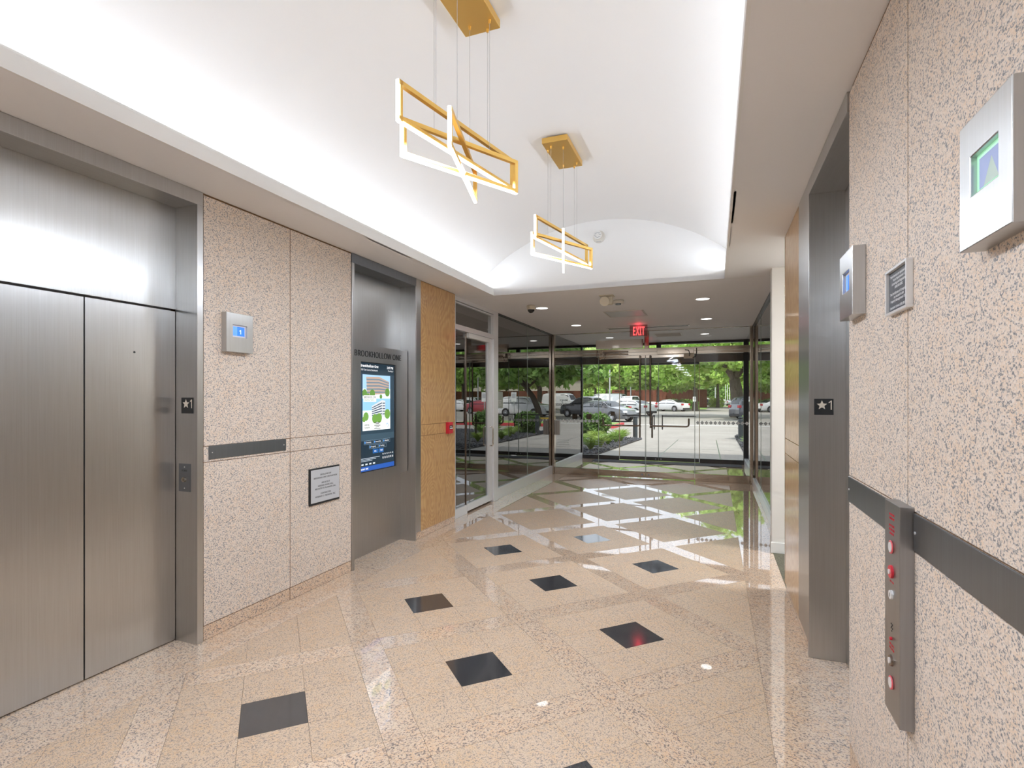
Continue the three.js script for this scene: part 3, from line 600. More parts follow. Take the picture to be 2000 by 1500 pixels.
downlight('round recessed downlight in the vestibule ceiling, left of the exit sign', -2.25, 2.96, -12.2, 'vestibule downlights');
downlight('round recessed downlight in the vestibule ceiling, near the right glass', -0.2, 2.96, -12.2, 'vestibule downlights');
{
  const c = thing('dome_camera', 'small cream dome security camera on the soffit', 'camera', [-2.45, CEIL, -7.2]);
  mesh('base', new THREE.LatheGeometry([[0, 0], [0.062, 0], [0.064, -0.012], [0.058, -0.05], [0.05, -0.058], [0, -0.058]].map((p) => new THREE.Vector2(...p)), 32), M.cream, c);
  mesh('dome', new THREE.SphereGeometry(0.05, 24, 12, 0, Math.PI * 2, Math.PI / 2, Math.PI / 2), std({ color: lin(0.02, 0.02, 0.02), roughness: 0.06 }), c).position.y = -0.056;
}
{
  const s = thing('motion_sensor', 'cream motion sensor with round lens on an angled ceiling bracket', 'sensor', [-1.3, CEIL, -6.83]);
  bx('bracket', -0.09, 0.09, -0.012, 0, -0.09, 0.05, M.cream, s, 0.003);
  const b = bx('body', -0.07, 0.07, -0.11, -0.01, -0.1, 0.0, M.cream, s, 0.012); void b;
  const l = cyl('lens', 0.06, 0.062, 0.04, M.cream, s, [-0.02, -0.075, 0.022], 'z', 32); l.rotation.x = 0.35;
  const d = thing('smoke_detector', 'flat white smoke detector on the soffit beside the motion sensor', 'detector', [-1.22, CEIL, -7.24]);
  mesh('base', new THREE.LatheGeometry([[0, 0], [0.075, 0], [0.078, -0.02], [0.07, -0.04], [0, -0.045]].map((p) => new THREE.Vector2(...p)), 32), M.whitePlastic, d);
  cyl('chamber', 0.035, 0.04, 0.02, M.steelDark, d, [0, -0.05, 0], 'y', 24);
  const v = thing('smoke_detector', 'round white smoke detector on the end wall of the vault', 'detector', [-1.295, 3.5, COF.z0], 0);
  cyl('base', 0.075, 0.07, 0.018, M.whitePlastic, v, [0, 0, 0.009], 'z', 36); cyl('chamber', 0.045, 0.05, 0.035, M.white, v, [-0.01, 0.012, 0.03], 'z', 28);
  for (let k = 0; k < 8; k++) { const a = k * Math.PI / 4; bx('vent_slot', -0.012, 0.012, -0.002, 0.002, 0, 0.003, M.steelDark, v, 0).position.set(-0.01 + Math.cos(a) * 0.03, 0.012 + Math.sin(a) * 0.03, 0.047); }
  bx('base_tab', -0.03, 0.03, -0.068, -0.056, 0.017, 0.02, M.cable, v, 0.001);
}
{
  const v = thing('access_panel', 'grey rectangular access panel in the entrance soffit', 'ceiling panel', [-1.3, CEIL, -8.4]);
  bx('panel', -0.275, 0.275, -0.004, 0.002, -0.28, 0.28, M.cable, v, 0.001);
  for (const [x0, x1, z0, z1] of [[-0.3, 0.3, -0.305, -0.285], [-0.3, 0.3, 0.285, 0.305], [-0.3, -0.28, -0.285, 0.285], [0.28, 0.3, -0.285, 0.285]]) bx('frame_bar', x0, x1, -0.007, 0.0, z0, z1, M.whiteWall, v, 0.001);
  const d = thing('slot_diffuser', 'long black linear air slot in the soffit behind the exit sign', 'air diffuser', [-1.17, CEIL, -10.12]);
  bx('slot', -0.72, 0.72, -0.006, 0.0, -0.075, 0.075, M.black, d, 0); for (const z of [-0.08, 0.08]) bx('slot_bar', -0.74, 0.74, -0.008, 0, z - 0.005, z + 0.005, M.silver, d, 0.001); for (const x of [-0.735, -0.1, 0.735]) bx('end_cap', x - 0.012, x + 0.012, -0.012, 0, -0.085, 0.085, M.silver, d, 0.001);
  const r = thing('return_grille', 'white rectangular return air grille in the vestibule ceiling', 'air grille', [-0.95, 2.96, -12.1]);
  bx('panel', -0.3, 0.3, -0.004, 0, -0.3, 0.3, M.white, r, 0.001); for (let k = -5; k <= 5; k++) bx('louvre', -0.26, 0.26, -0.012, -0.004, k * 0.05 - 0.012, k * 0.05 + 0.004, M.whiteWall, r, 0);
}
{
  const zE = -9.7, e = thing('exit_sign', 'red lit EXIT sign hanging from the soffit', 'exit sign', [-1.272, CEIL, zE]);
  bx('canopy', -0.19, 0.19, -0.012, 0, -0.045, 0.045, M.silver, e, 0.002);
  bx('panel', -0.155, 0.155, -0.215, -0.012, -0.006, 0.006, std({ color: lin(0.75, 0.55, 0.58), transmission: 0.85, roughness: 0.05, thickness: 0, ior: 1.45 }), e, 0.001);
  M.exitRed = std({ color: lin(0.7, 0.05, 0.06), roughness: 0.5, emissive: lin(1, 0.1, 0.1), emissiveIntensity: 1.1 });
  const m = mesh('lettering', letters('EXIT', 0.205, 0.155, 0.003, fontBold), M.exitRed, e); m.position.set(0.005, -0.118, 0.0065);
  const l = new THREE.PointLight(lin(1, 0.04, 0.08), 0.03, 0, 2); l.position.set(-1.272, CEIL - 0.05, zE + 0.03); l.castShadow = true; l.shadow.radius = 2; scene.add(l);
}

// ================================================================ glass walls and glass doors
const pane = (name, x0, x1, y0, y1, z0, z1, mat, parent) => {
  // a single sheet in the xy or zy plane
  const flatX = Math.abs(x1 - x0) < 1e-6, g = new THREE.PlaneGeometry(flatX ? Math.abs(z1 - z0) : Math.abs(x1 - x0), y1 - y0); if (flatX) g.rotateY(Math.PI / 2);
  const m = mesh(name, g, mat, parent); m.position.set((x0 + x1) / 2, (y0 + y1) / 2, (z0 + z1) / 2); return m;
};
// ---- left glass wall of the hall with its framed door
{
  const w = structure('window_1', 'tall mirror like glass wall on the left of the entrance hall', 'glass wall');
  bx('base_rail', GL - 0.05, GL + 0.03, 0, 0.17, -10.62, -7.6, M.silver, w, 0.003);
  bx('base_rail', GL - 0.05, GL + 0.03, 0, 0.12, -6.545, -6.07, M.silver, w, 0.003);
  bx('head_channel', GL - 0.03, GL + 0.03, 2.875, CEIL, -10.62, -7.6, M.blackFrame, w, 0.001);
  pane('glass_pane', GL, GL, 0.16, 2.88, -9.104, -7.6, M.mirrorGlass, w); pane('glass_pane', GL, GL, 0.16, 2.88, -10.62, -9.11, M.mirrorGlass, w);
  bx('pane_joint', GL - 0.004, GL + 0.004, 0.17, 2.88, -9.11, -9.104, M.glassEdge, w);
  pane('glass_pane', GL, GL, 0.11, 2.46, -6.545, -6.07, M.mirrorGlass, w);
  bx('frame_post', GL - 0.05, GL + 0.05, 0, CEIL, -7.6, -7.425, M.silver, w, 0.004);
  bx('head_frame', GL - 0.05, GL + 0.05, 2.835, CEIL, -7.425, -6.07, M.silver, w, 0.003); bx('head_frame', GL - 0.03, GL + 0.035, 2.81, 2.828, -7.425, -6.07, M.silver, w, 0.002);
  bx('transom_rail', GL - 0.05, GL + 0.05, 2.462, 2.53, -7.425, -6.07, M.silver, w, 0.003);
  pane('glass_pane', GL, GL, 2.53, 2.81, -7.425, -6.07, M.mirrorGlass, w);
  bx('frame_post', GL - 0.012, GL + 0.012, 0.1, 2.46, -6.556, -6.546, M.bronzeDark, w, 0.001);
  const d = structure('door_3', 'aluminium framed glass door with curved pull on left side of hall', 'door');
  bx('stile', GL - 0.024, GL + 0.024, 0.03, 2.46, -7.42, -7.28, M.silver, d, 0.003);
  bx('top_rail', GL - 0.03, GL + 0.045, 2.395, 2.458, -7.28, -6.565, M.white, d, 0.003);
  bx('bottom_rail', GL - 0.024, GL + 0.024, 0.028, 0.124, -7.28, -6.565, M.silver, d, 0.003);
  pane('glass_pane', GL, GL, 0.12, 2.4, -7.29, -6.56, M.mirrorGlass, d);
  for (const s of [-1, 1]) mesh('pull_handle', rodGeo([[GL + s * 0.02, 0.86, -7.33], [GL + s * 0.075, 0.86, -7.33], [GL + s * 0.075, 1.14, -7.33], [GL + s * 0.02, 1.14, -7.33]], 0.011, 0.03), M.polished, d);
  const n = thing('glass_notice', 'grey green notice with white lines fixed to the left glass beside door post', 'notice', [GL + 0.006, 1.54, -7.77], Math.PI / 2);
  bx('sheet', -0.13, 0.13, -0.13, 0.13, -0.003, 0.001, std({ color: lin(0.3, 0.34, 0.29), roughness: 0.5 }), n, 0.001);
  for (const [t, y, ww] of [['BUILDING', -0.01, 0.15], ['HOURS', -0.045, 0.1], ['7am - 7pm', -0.08, 0.14]]) mesh('lettering', letters(t, ww, 0.02, 0.0006), M.white, n).position.set(0, y, 0.001);
}
// ---- right glass wall
{
  const w = structure('window_2', 'tall mirror like glass wall on the right of the entrance hall', 'glass wall');
  bx('base_rail', GR - 0.03, GR + 0.05, 0, 0.12, -10.62, -6.12, M.silver, w, 0.003);
  bx('head_channel', GR - 0.03, GR + 0.03, 2.875, CEIL, -10.62, -6.12, M.blackFrame, w, 0.001);
  for (const [a, b] of [[-7.6, -6.12], [-9.104, -7.606], [-10.62, -9.11]]) pane('glass_pane', GR, GR, 0.11, 2.88, a, b, M.mirrorGlass, w);
  for (const z of [-7.603, -9.107]) bx('pane_joint', GR - 0.004, GR + 0.004, 0.12, 2.88, z - 0.003, z + 0.003, M.glassEdge, w);
}
// ---- vestibule side glass
for (const [nm, x, lab] of [['window_3', -3.26, 'mirror like glass side of the vestibule on the left'], ['window_4', 0.69, 'mirror like glass side of the vestibule on the right']]) {
  const w = structure(nm, lab, 'glass wall');
  bx('base_rail', x - 0.04, x + 0.03, 0, 0.15, ZX + 0.07, ZE - 0.06, M.silver, w, 0.003);
  pane('glass_pane', x, x, 0.15, 2.955, ZX + 0.07, ZE - 0.06, M.mirrorGlass, w);
}
// ---- inner end wall: posts, base rails, side lights, transom
const XD = [-2.195, -1.268, -0.354];
{
  const w = structure('window_5', 'inner glass wall with bronze posts, transom and diamond markings', 'glass wall');
  for (const x of [-3.172, 0.661]) for (const s of [-1, 1]) bx('post', x + s * 0.032 - 0.029, x + s * 0.032 + 0.029, 0, 2.95, ZE - 0.06, ZE + 0.06, M.bronze, w, 0.012);
  for (const [a, b] of [[-3.11, XD[0] - 0.006], [XD[2] + 0.006, 0.6]]) {
    bx('base_rail', a, b, 0, 0.14, ZE - 0.03, ZE + 0.035, M.bronze, w, 0.003);
    pane('side_light', a, b, 0.14, 2.415, ZE, ZE, M.glass, w);
    const n = 12, step = 0.0775, mid = (a + b) / 2;
    for (let k = 0; k < n; k++) { const s = new THREE.Shape(); s.moveTo(-0.037, 0); s.lineTo(0, -0.037); s.lineTo(0.037, 0); s.lineTo(0, 0.037); s.closePath(); const g = new THREE.ExtrudeGeometry(s, { depth: 0.0006, bevelEnabled: false }); const m = mesh('diamond_mark', g, M.frosted, w); m.position.set(mid + (k - (n - 1) / 2) * step, 1.105, ZE + 0.001); }
  }
  bx('transom_bar', -3.11, 0.6, 2.415, 2.47, ZE - 0.04, ZE + 0.04, M.bronze, w, 0.003);
  bx('transom_bar', -3.11, 0.6, 2.475, 2.545, ZE - 0.04, ZE + 0.045, M.bronze, w, 0.003);
  bx('transom_mullion', -1.29, -1.2, 2.545, 2.885, ZE - 0.04, ZE + 0.04, M.bronze, w, 0.008);
  bx('head_frame', -3.11, 0.6, 2.885, 2.945, ZE - 0.04, ZE + 0.05, M.bronze, w, 0.003);
  pane('transom_pane', -3.11, -1.29, 2.545, 2.885, ZE, ZE, M.glass, w); pane('transom_pane', -1.2, 0.6, 2.545, 2.885, ZE, ZE, M.glass, w);
  for (const x of [XD[0], XD[2]]) bx('glass_edge', x - 0.005, x + 0.005, 0.14, 2.415, ZE - 0.006, ZE + 0.006, M.glassEdge, w);
}
function glassDoor(name, label, x0, x1, z, hinge, rail, o) {
  const d = structure(name, label, 'door'), m = hinge > 0 ? x0 : x1, far = hinge > 0 ? x1 : x0;    // m: meeting edge, far: hinge side
  bx('bottom_rail', x0, x1, 0.012, o.base, z - 0.028, z + 0.032, rail, d, 0.003);
  bx('top_rail', x0, x1, o.top - 0.05, o.top, z - 0.025, z + 0.03, rail, d, 0.003);
  pane('glass_pane', x0, x1, o.base, o.top - 0.05, z, z, M.glass, d);
  bx('glass_edge', Math.min(m, m + hinge * 0.008), Math.max(m, m + hinge * 0.008), o.base, o.top - 0.05, z - 0.006, z + 0.006, o.edge, d);
  const px = m + hinge * 0.095, bend = 0.05;
  // push bar on the room side: rod down from the top rail, then across, then turned up at its end
  if (!o.pull) mesh('push_bar', rodGeo([[far - hinge * 0.08, o.bar, z + 0.01], [far - hinge * 0.08, o.bar, z + 0.06], [px, o.bar, z + 0.06], [px, 0.8, z + 0.06]], o.r, 0.03), o.rod, d);
  else mesh('push_bar', rodGeo([[px, o.top - 0.02, z + 0.07], [px, o.bar, z + 0.07], [far - hinge * 0.1, o.bar, z + 0.07], [far - hinge * 0.1, o.bar + o.lift, z + 0.07]], o.r, bend), o.rod, d);
  if (o.pull) mesh('pull_bar', rodGeo([[px + hinge * 0.02, o.bar + 0.18, z - 0.07], [px + hinge * 0.02, 0.8, z - 0.07]], o.r, 0.02), o.rod, d);
  for (const y of o.pull ? [o.top - 0.03, o.bar - 0.02] : [o.bar, 0.84]) bx('rod_bracket', px - 0.014, px + 0.014, y - 0.02, y + 0.02, z, z + 0.07, o.rod, d, 0.003);
  cyl('lock', 0.018, 0.018, 0.006, M.steelDark, d, [m + hinge * 0.06, o.base * 0.55, z + 0.034], 'z', 20);
  return d;
}
const inner = { base: 0.135, top: 2.41, bar: 1.03, lift: 0.14, r: 0.017, rod: M.bronzeDark, edge: M.glassEdge, pull: true };
glassDoor('door_4', 'left leaf of the inner glass doors with bronze push bar', XD[0] + 0.006, XD[1] - 0.003, ZE, -1, M.bronze, inner);
glassDoor('door_5', 'right leaf of the inner glass doors with bronze push bar', XD[1] + 0.003, XD[2] - 0.006, ZE, 1, M.bronze, inner);
{
  const o = thing('door_operator', 'polished steel door operator box above the left inner door leaf', 'door operator', [-1.76, 2.5, ZE + 0.05]);
  bx('cover', -0.46, 0.46, 0.05, 0.22, 0, 0.1, M.polished, o, 0.003);
  bx('arm', -0.36, 0.16, -0.02, 0.0, 0.03, 0.05, M.bronzeDark, o, 0.003); const a2 = bx('arm', -0.02, 0.5, -0.05, -0.035, 0.04, 0.055, M.bronzeDark, o, 0.003); a2.rotation.z = -0.06; a2.position.set(-0.1, -0.045, 0.045);
  bx('pivot', -0.4, -0.34, -0.05, 0.03, 0.0, 0.06, M.bronze, o, 0.004);
  mesh('cable', tubeGeo([[-0.46, 0.04, 0.05], [-0.45, -0.1, 0.06], [-0.38, -0.16, 0.06], [-0.31, -0.11, 0.06], [-0.3, -0.02, 0.05]], 0.007, 8), M.bronze, o);
  const c = thing('door_closer', 'bronze door closer with cables above the right inner door leaf', 'door closer', [-0.7, 2.455, ZE + 0.045]);
  bx('cover', -0.34, 0.33, -0.035, 0.05, 0, 0.06, M.bronze, c, 0.003);
  bx('strike', 0.15, 0.33, -0.13, -0.045, 0.0, 0.05, M.cream, c, 0.006);
  mesh('cable', tubeGeo([[0.17, 0.03, 0.065], [0.24, 0.02, 0.07], [0.26, -0.05, 0.07], [0.25, -0.09, 0.06]], 0.008, 8), M.black, c); mesh('cable', tubeGeo([[0.38, 0.06, 0.05], [0.38, -0.03, 0.06], [0.36, -0.1, 0.06], [0.31, -0.12, 0.05]], 0.008, 8), M.black, c);
  const b = thing('lock_box', 'grey steel lock box fixed to the inner glass beside the left post', 'box', [-3.045, 0.97, ZE + 0.02]);
  bx('housing', -0.06, 0.055, -0.16, 0.14, -0.01, 0.045, M.steel, b, 0.004); bx('cover_seam', -0.02, -0.017, -0.15, 0.13, 0.0448, 0.0456, M.black, b);
}
// ---- outer wall of the vestibule in black metal
const XO = [-2.28, -1.312, -0.349];
{
  const w = structure('window_6', 'outer glass wall in black metal framing at the entrance', 'glass wall');
  for (const [a, b] of [[-3.33, -3.24], [0.634, 0.76]]) bx('post', a, b, 0, 2.99, ZX - 0.07, ZX + 0.06, M.blackFrame, w, 0.004);
  bx('header', -3.24, 0.634, 2.45, 2.62, ZX - 0.06, ZX + 0.05, M.brownMetal, w, 0.003); bx('header', -3.24, 0.634, 2.625, 2.77, ZX - 0.06, ZX + 0.06, M.brownMetal, w, 0.003);
  bx('head_frame', -3.24, 0.634, 2.9, 2.985, ZX - 0.05, ZX + 0.05, M.blackFrame, w, 0.002); bx('transom_mullion', -1.36, -1.25, 2.77, 2.9, ZX - 0.04, ZX + 0.04, M.blackFrame, w, 0.002);
  pane('transom_pane', -3.24, -1.36, 2.77, 2.9, ZX, ZX, M.glass, w); pane('transom_pane', -1.25, 0.634, 2.77, 2.9, ZX, ZX, M.glass, w);
  for (const [a, b] of [[-3.24, XO[0] - 0.006], [XO[2] + 0.006, 0.634]]) { bx('base_rail', a, b, 0, 0.1, ZX - 0.03, ZX + 0.03, M.blackFrame, w, 0.002); pane('side_light', a, b, 0.1, 2.45, ZX, ZX, M.glass, w); }
  for (const x of [XO[0], XO[2]]) bx('glass_edge', x - 0.008, x + 0.008, 0.1, 2.45, ZX - 0.006, ZX + 0.006, M.glassEdgeWarm, w);
  const name = mesh('lettering', letters('BROOKHOLLOW', 0.56, 0.075, 0.0008, fontBold), M.black, w); name.rotation.y = Math.PI; name.position.set(-2.775, 1.4, ZX - 0.002);
  for (const [t, y, ww] of [['No Soliciting', 0.46, 0.3], ['No Smoking', 0.4, 0.27], ['City Ordinance', 0.34, 0.34], ['City of Arlington', 0.28, 0.38]]) { const m = mesh('lettering', letters(t, ww, 0.034, 0.0006), M.frosted, w); m.rotation.y = Math.PI; m.position.set(-2.76, y, ZX - 0.002); }
}
const outer = { base: 0.1, top: 2.45, bar: 1.13, lift: -0.32, r: 0.013, rod: M.blackFrame, edge: M.glassEdge, pull: false };
glassDoor('door_6', 'left leaf of the outer glass doors in black framing', XO[0] + 0.008, XO[1] - 0.003, ZX, -1, M.blackFrame, outer);
glassDoor('door_7', 'right leaf of the outer glass doors in black framing', XO[1] + 0.003, XO[2] - 0.008, ZX, 1, M.blackFrame, outer);
for (const [x, y, s, lab] of [[-3.07, 1.09, 0.125, 'larger square brown notice on the outer glass by the left post'], [-2.45, 1.17, 0.095, 'smaller square brown notice on the outer glass left of the doors']]) {
  const n = thing('door_notice', lab, 'notice', [x, y, ZX + 0.004]); bx('sheet', -s / 2 - 0.008, s / 2 + 0.008, -s / 2 - 0.008, s / 2 + 0.008, -0.002, 0, M.black, n, 0); bx('print', -s / 2, s / 2, -s / 2, s / 2, 0, 0.001, std({ color: lin(0.13, 0.09, 0.055), roughness: 0.6 }), n, 0);
}

// ================================================================ outdoors
const at = (u, z) => { const a = (u - 1000) / FOCAL, c = Math.cos(YAW), s = Math.sin(YAW), wx = a * c - s, wz = -a * s - c; return wx * z / wz; };   // x where the view of column u meets depth z
const ground = structure('ground', 'pale concrete drive and parking lot outside the entrance', 'ground');
mesh('pavement', metricUV(new THREE.BoxGeometry(260, 0.2, 190).translate(0, -0.12, -13.83 - 95)), M.concrete, ground);
const walkPoly = [[-3.1, -13.85], [0.78, -13.85], [0.5, -21.6], [-2.55, -21.0]];
mesh('walkway', slabGeo(walkPoly, -0.02, -0.004), std({ map: tConcrete, color: lin(1.0, 1.0, 1.0), roughness: 0.85 }), ground);
for (const [a, b] of [[[-1.42, -14], [-1.3, -21.3]], [[0.15, -14], [0.05, -21.4]], [[-2.9, -17.2], [0.55, -17.4]]]) { const dx = b[0] - a[0], dz = b[1] - a[1], L = Math.hypot(dx, dz), n = [dz / L * 0.012, -dx / L * 0.012]; mesh('paving_joint', slabGeo([[a[0] + n[0], a[1] + n[1]], [b[0] + n[0], b[1] + n[1]], [b[0] - n[0], b[1] - n[1]], [a[0] - n[0], a[1] - n[1]]], -0.01, -0.0025), M.steelDark, ground); }
const asphalt = std({ map: tConcrete, color: lin(0.8, 0.79, 0.77), roughness: 0.95 });
mesh('drive_band', slabGeo([[-60, -33.2], [60, -33.2], [60, -32.9], [-60, -32.9]], -0.02, -0.016), M.white, ground);

// leaves
const leafMat = (r, g, b) => std({ color: lin(r, g, b), roughness: 0.75, transmission: 0.4, thickness: 0, side: THREE.DoubleSide });
const clusterGeo = (n, R, size) => { const gs = []; for (let i = 0; i < n; i++) { const q = new THREE.PlaneGeometry(size * rr(0.7, 1.3), size * rr(0.45, 0.8)); q.rotateX(rr(0, 6.3)); q.rotateY(rr(0, 6.3)); const d = new THREE.Vector3(rr(-1, 1), rr(-1, 1), rr(-1, 1)).normalize().multiplyScalar(R * Math.cbrt(rnd())); q.translate(d.x, d.y * 0.75, d.z); gs.push(q); } return mergeGeometries(gs); };
const cluster = [clusterGeo(22, 0.55, 0.26), clusterGeo(22, 0.6, 0.3)], shrubCluster = clusterGeo(20, 0.12, 0.06);
const greens = [leafMat(0.34, 0.54, 0.1), leafMat(0.46, 0.66, 0.15), leafMat(0.24, 0.42, 0.08), leafMat(0.56, 0.7, 0.2)];
const barkMat = std({ map: tBark, roughness: 0.95 }), barkDark = std({ map: tBark, color: lin(0.5, 0.47, 0.43), roughness: 0.95 });
function foliage(parent, n, blobs, geo, mat, s0 = 0.8, s1 = 1.5) {
  const im = new THREE.InstancedMesh(geo, mat, n), m = new THREE.Matrix4(), q = new THREE.Quaternion(), e = new THREE.Euler(), c = new THREE.Color();
  const tot = blobs.reduce((t, b) => t + b[3] * b[3], 0); let k = 0;
  blobs.forEach((b, bi) => { const cnt = bi === blobs.length - 1 ? n - k : Math.round(n * b[3] * b[3] / tot); for (let i = 0; i < cnt && k < n; i++, k++) {
    const d = new THREE.Vector3(rr(-1, 1), rr(-1, 1), rr(-1, 1)).normalize().multiplyScalar(b[3] * Math.pow(rnd(), 0.38)); e.set(rr(0, 6.3), rr(0, 6.3), rr(0, 6.3)); q.setFromEuler(e); const s = rr(s0, s1);
    m.compose(new THREE.Vector3(b[0] + d.x, b[1] + d.y * (b[4] ?? 0.7), b[2] + d.z), q, new THREE.Vector3(s, s, s)); im.setMatrixAt(k, m); const t = rr(0.75, 1.2); c.setRGB(t, t * rr(0.94, 1.06), t * rr(0.8, 1.1)); im.setColorAt(k, c); } });
  im.name = 'foliage'; im.castShadow = im.receiveShadow = true; im.userData.kind = 'stuff'; parent.add(im); return im;
}
function tree(label, x, z, h, r, o = {}) {
  const t = thing('tree', label, 'tree', [x, -0.02, z], 0, o.group ?? 'shade trees round the parking lot');
  const tr = o.tr ?? h * 0.022, fork = o.fork ?? h * 0.28, lean = o.lean ?? [0, 0], gs = [];
  const top = [lean[0], fork, lean[1]];
  gs.push(taperGeo([[0, 0, 0], [lean[0] * 0.15, fork * 0.35, lean[1] * 0.15], [lean[0] * 0.5, fork * 0.7, lean[1] * 0.5], top], [tr * 1.35, tr * 1.05, tr * 0.95, tr * 0.85], 10));
  const blobs = [], limbs = o.limbs ?? 6;
  for (let k = 0; k < limbs; k++) {
    const a = k / limbs * 6.283 + rr(-0.4, 0.4), R = r * rr(0.45, 0.75), y = fork + (h - fork) * rr(0.3, 0.75), end = [lean[0] + Math.cos(a) * R, y, lean[1] + Math.sin(a) * R];
    gs.push(taperGeo([top, [lean[0] + Math.cos(a) * R * 0.4, fork + (y - fork) * 0.55 + rr(-0.3, 0.3), lean[1] + Math.sin(a) * R * 0.4], end], [tr * 0.55, tr * 0.33, tr * 0.1], 7));
    blobs.push([end[0], end[1], end[2], r * rr(0.42, 0.6)]);
  }
  for (const [dx, y, dz, rad] of o.extra ?? []) { gs.push(taperGeo([top, [dx * 0.5, (fork + y) / 2 + 0.4, dz * 0.5], [dx, y, dz]], [tr * 0.5, tr * 0.3, tr * 0.12], 7)); blobs.push([dx, y, dz, rad]); }
  blobs.push([lean[0], h - r * 0.5, lean[1], r * 0.6]);
  mesh('trunk', mergeGeometries(gs), o.dark ? barkDark : barkMat, t);
  for (let k = 0; k < 5; k++) { const a = k * 1.256 + 0.6; blobs.push([lean[0] + Math.cos(a) * r * 0.62, fork + 0.75 + r * 0.26, lean[1] + Math.sin(a) * r * 0.62, r * 0.36]); }
  foliage(t, Math.round((o.n ?? 520) * 1.6), blobs, cluster[o.kind ? 1 : 0], greens[o.kind ?? 0], o.s0 ?? 0.9, o.s1 ?? 1.6);
  return t;
}
tree('old shade tree with thick grey trunk rising behind the dark SUV', at(1442, -48), -48, 10.5, 5.2, { tr: 0.5, fork: 3.2, kind: 1, n: 420, lean: [-0.3, 0] });
tree('leafy tree in front of the brick wall beside the lawn strip', at(1358, -72), -72, 8, 5.2, { tr: 0.3, fork: 3.2, kind: 1, n: 800 });
tree('broad tree over the white pickup in front of the brick wall', at(1285, -76), -76, 8.6, 6.0, { fork: 3.4, kind: 1, n: 900 });
tree('pale green tree standing behind the parked cars', at(1163, -78), -78, 8.6, 6, { fork: 3.4, kind: 3, n: 850 });
tree('dense green tree behind the grey light pole', at(1222, -88), -88, 9.5, 6.8, { fork: 4, kind: 0, n: 900 });
tree('yellow green tree past the far parking bays', at(1402, -98), -98, 10.5, 7, { fork: 4, kind: 3, n: 800 });
tree('tall dark tree at the far left of the lot', at(1120, -84), -84, 9.4, 6.8, { fork: 4, kind: 2, n: 900 });
tree('tall tree far behind the shade tree trunk', at(1458, -92), -92, 11, 7, { fork: 5, kind: 0, n: 800 });
tree('tall backdrop tree rising above the brick wall', at(1330, -108), -108, 11, 7.6, { fork: 5, kind: 0, n: 800 });
tree('backdrop tree rising above the white van', at(1185, -112), -112, 11, 7.6, { fork: 5, kind: 1, n: 800 });
tree('spreading tree on the left island with a long low limb', -14.5, -42, 7.6, 4.2, { tr: 0.26, fork: 2.6, kind: 2, n: 620, dark: true, extra: [[5.2, 4.0, 0.3, 1.5]] });
tree('leaning dark trunked tree on the right island by sign posts', 6.9, -41, 7.2, 4.0, { tr: 0.24, fork: 2.4, kind: 2, n: 620, dark: true, lean: [1.0, 0.3] });
tree('bright green tree behind the white car on the right', 12.5, -58, 8, 4.6, { fork: 2.6, kind: 3, n: 620 });
tree('dense tree at the far right of the lot', 25, -64, 9, 6, { fork: 3.2, kind: 0, n: 800 });
tree('tall tree shading the right parking bays', 18, -76, 10, 7, { fork: 4, kind: 1, n: 800 });
tree('rounded tree on the lawn to the right', 36, -78, 10, 6.6, { fork: 3, kind: 1, n: 700 });
tree('big tree closing the view on the right', 48, -100, 12, 8, { fork: 4, kind: 0, n: 800 });
tree('young tree by the far right white cars', 29, -90, 9.5, 6, { fork: 3, kind: 3, n: 600 });

for (let k = 0; k < 16; k++) {
  const t = thing('tree', ['pale yellow green', 'mid green', 'deep green'][k % 3 === 0 ? 0 : 1 + k % 2] + ' backdrop tree in the thick belt beyond the lot', 'tree', [-62 + k * 8.4 + rr(-1, 1), -0.02, -146 - rr(0, 8)], 0, 'trees of the far green belt'), h = rr(9, 11.5);
  mesh('trunk', taperGeo([[0, 0, 0], [0, h * 0.4, 0], [0.3, h * 0.8, 0]], [0.4, 0.3, 0.1], 7), barkMat, t);
  foliage(t, 420, [[0, h * 0.7, 0, 5.2, 0.9], [1, 3.4, 2, 5.0, 0.75], [-2, 3.2, 1, 4.6, 0.75]], cluster[1], greens[k % 3 === 0 ? 3 : k % 2 ? 2 : 1], 1.5, 2.6);
}
// brick garden wall in long bays
{
  const w = thing('brick_wall', 'long red brown brick wall behind the parked cars', 'wall', [0, 0, 0], 0, undefined, 'structure'), bm = std({ map: tBrick, roughness: 0.95 });
  const x0 = at(1198, -98), x1 = at(1384, -98), n = 9;
  for (let k = 0; k < n; k++) { const a = x0 + (x1 - x0) * k / n, b = x0 + (x1 - x0) * (k + 1) / n; bx('wall_bay', a + 0.25, b - 0.25, -0.02, 2.95, -98.3, -97.9, bm, w); bx('wall_pier', a - 0.25, a + 0.25, -0.02, 3.1, -98.4, -97.75, bm, w); bx('wall_cap', a - 0.3, b - 0.3, 2.95, 3.1, -98.42, -97.8, bm, w); }
  const w2 = thing('brick_wall', 'low red brown brick wall at the right end of the lot', 'wall', [0, 0, 0], 0, undefined, 'structure');
  for (let k = 0; k < 6; k++) bx('wall_bay', 8 + k * 6, 13.8 + k * 6, -0.02, 2.8, -86.2, -85.9, bm, w2);
  const w3 = thing('building', 'pale low building beyond the right parking bays', 'building', [34, 0, -120]);
  bx('wall_face', -14, 14, -0.02, 5.5, -4, 4, M.cream, w3); bx('roof_edge', -14.3, 14.3, 5.5, 6.0, -4.3, 4.3, M.brownMetal, w3); for (let k = -3; k <= 3; k++) bx('window', k * 3.6 - 1.2, k * 3.6 + 1.2, 1, 3.2, 3.98, 4.06, M.black, w3);
}
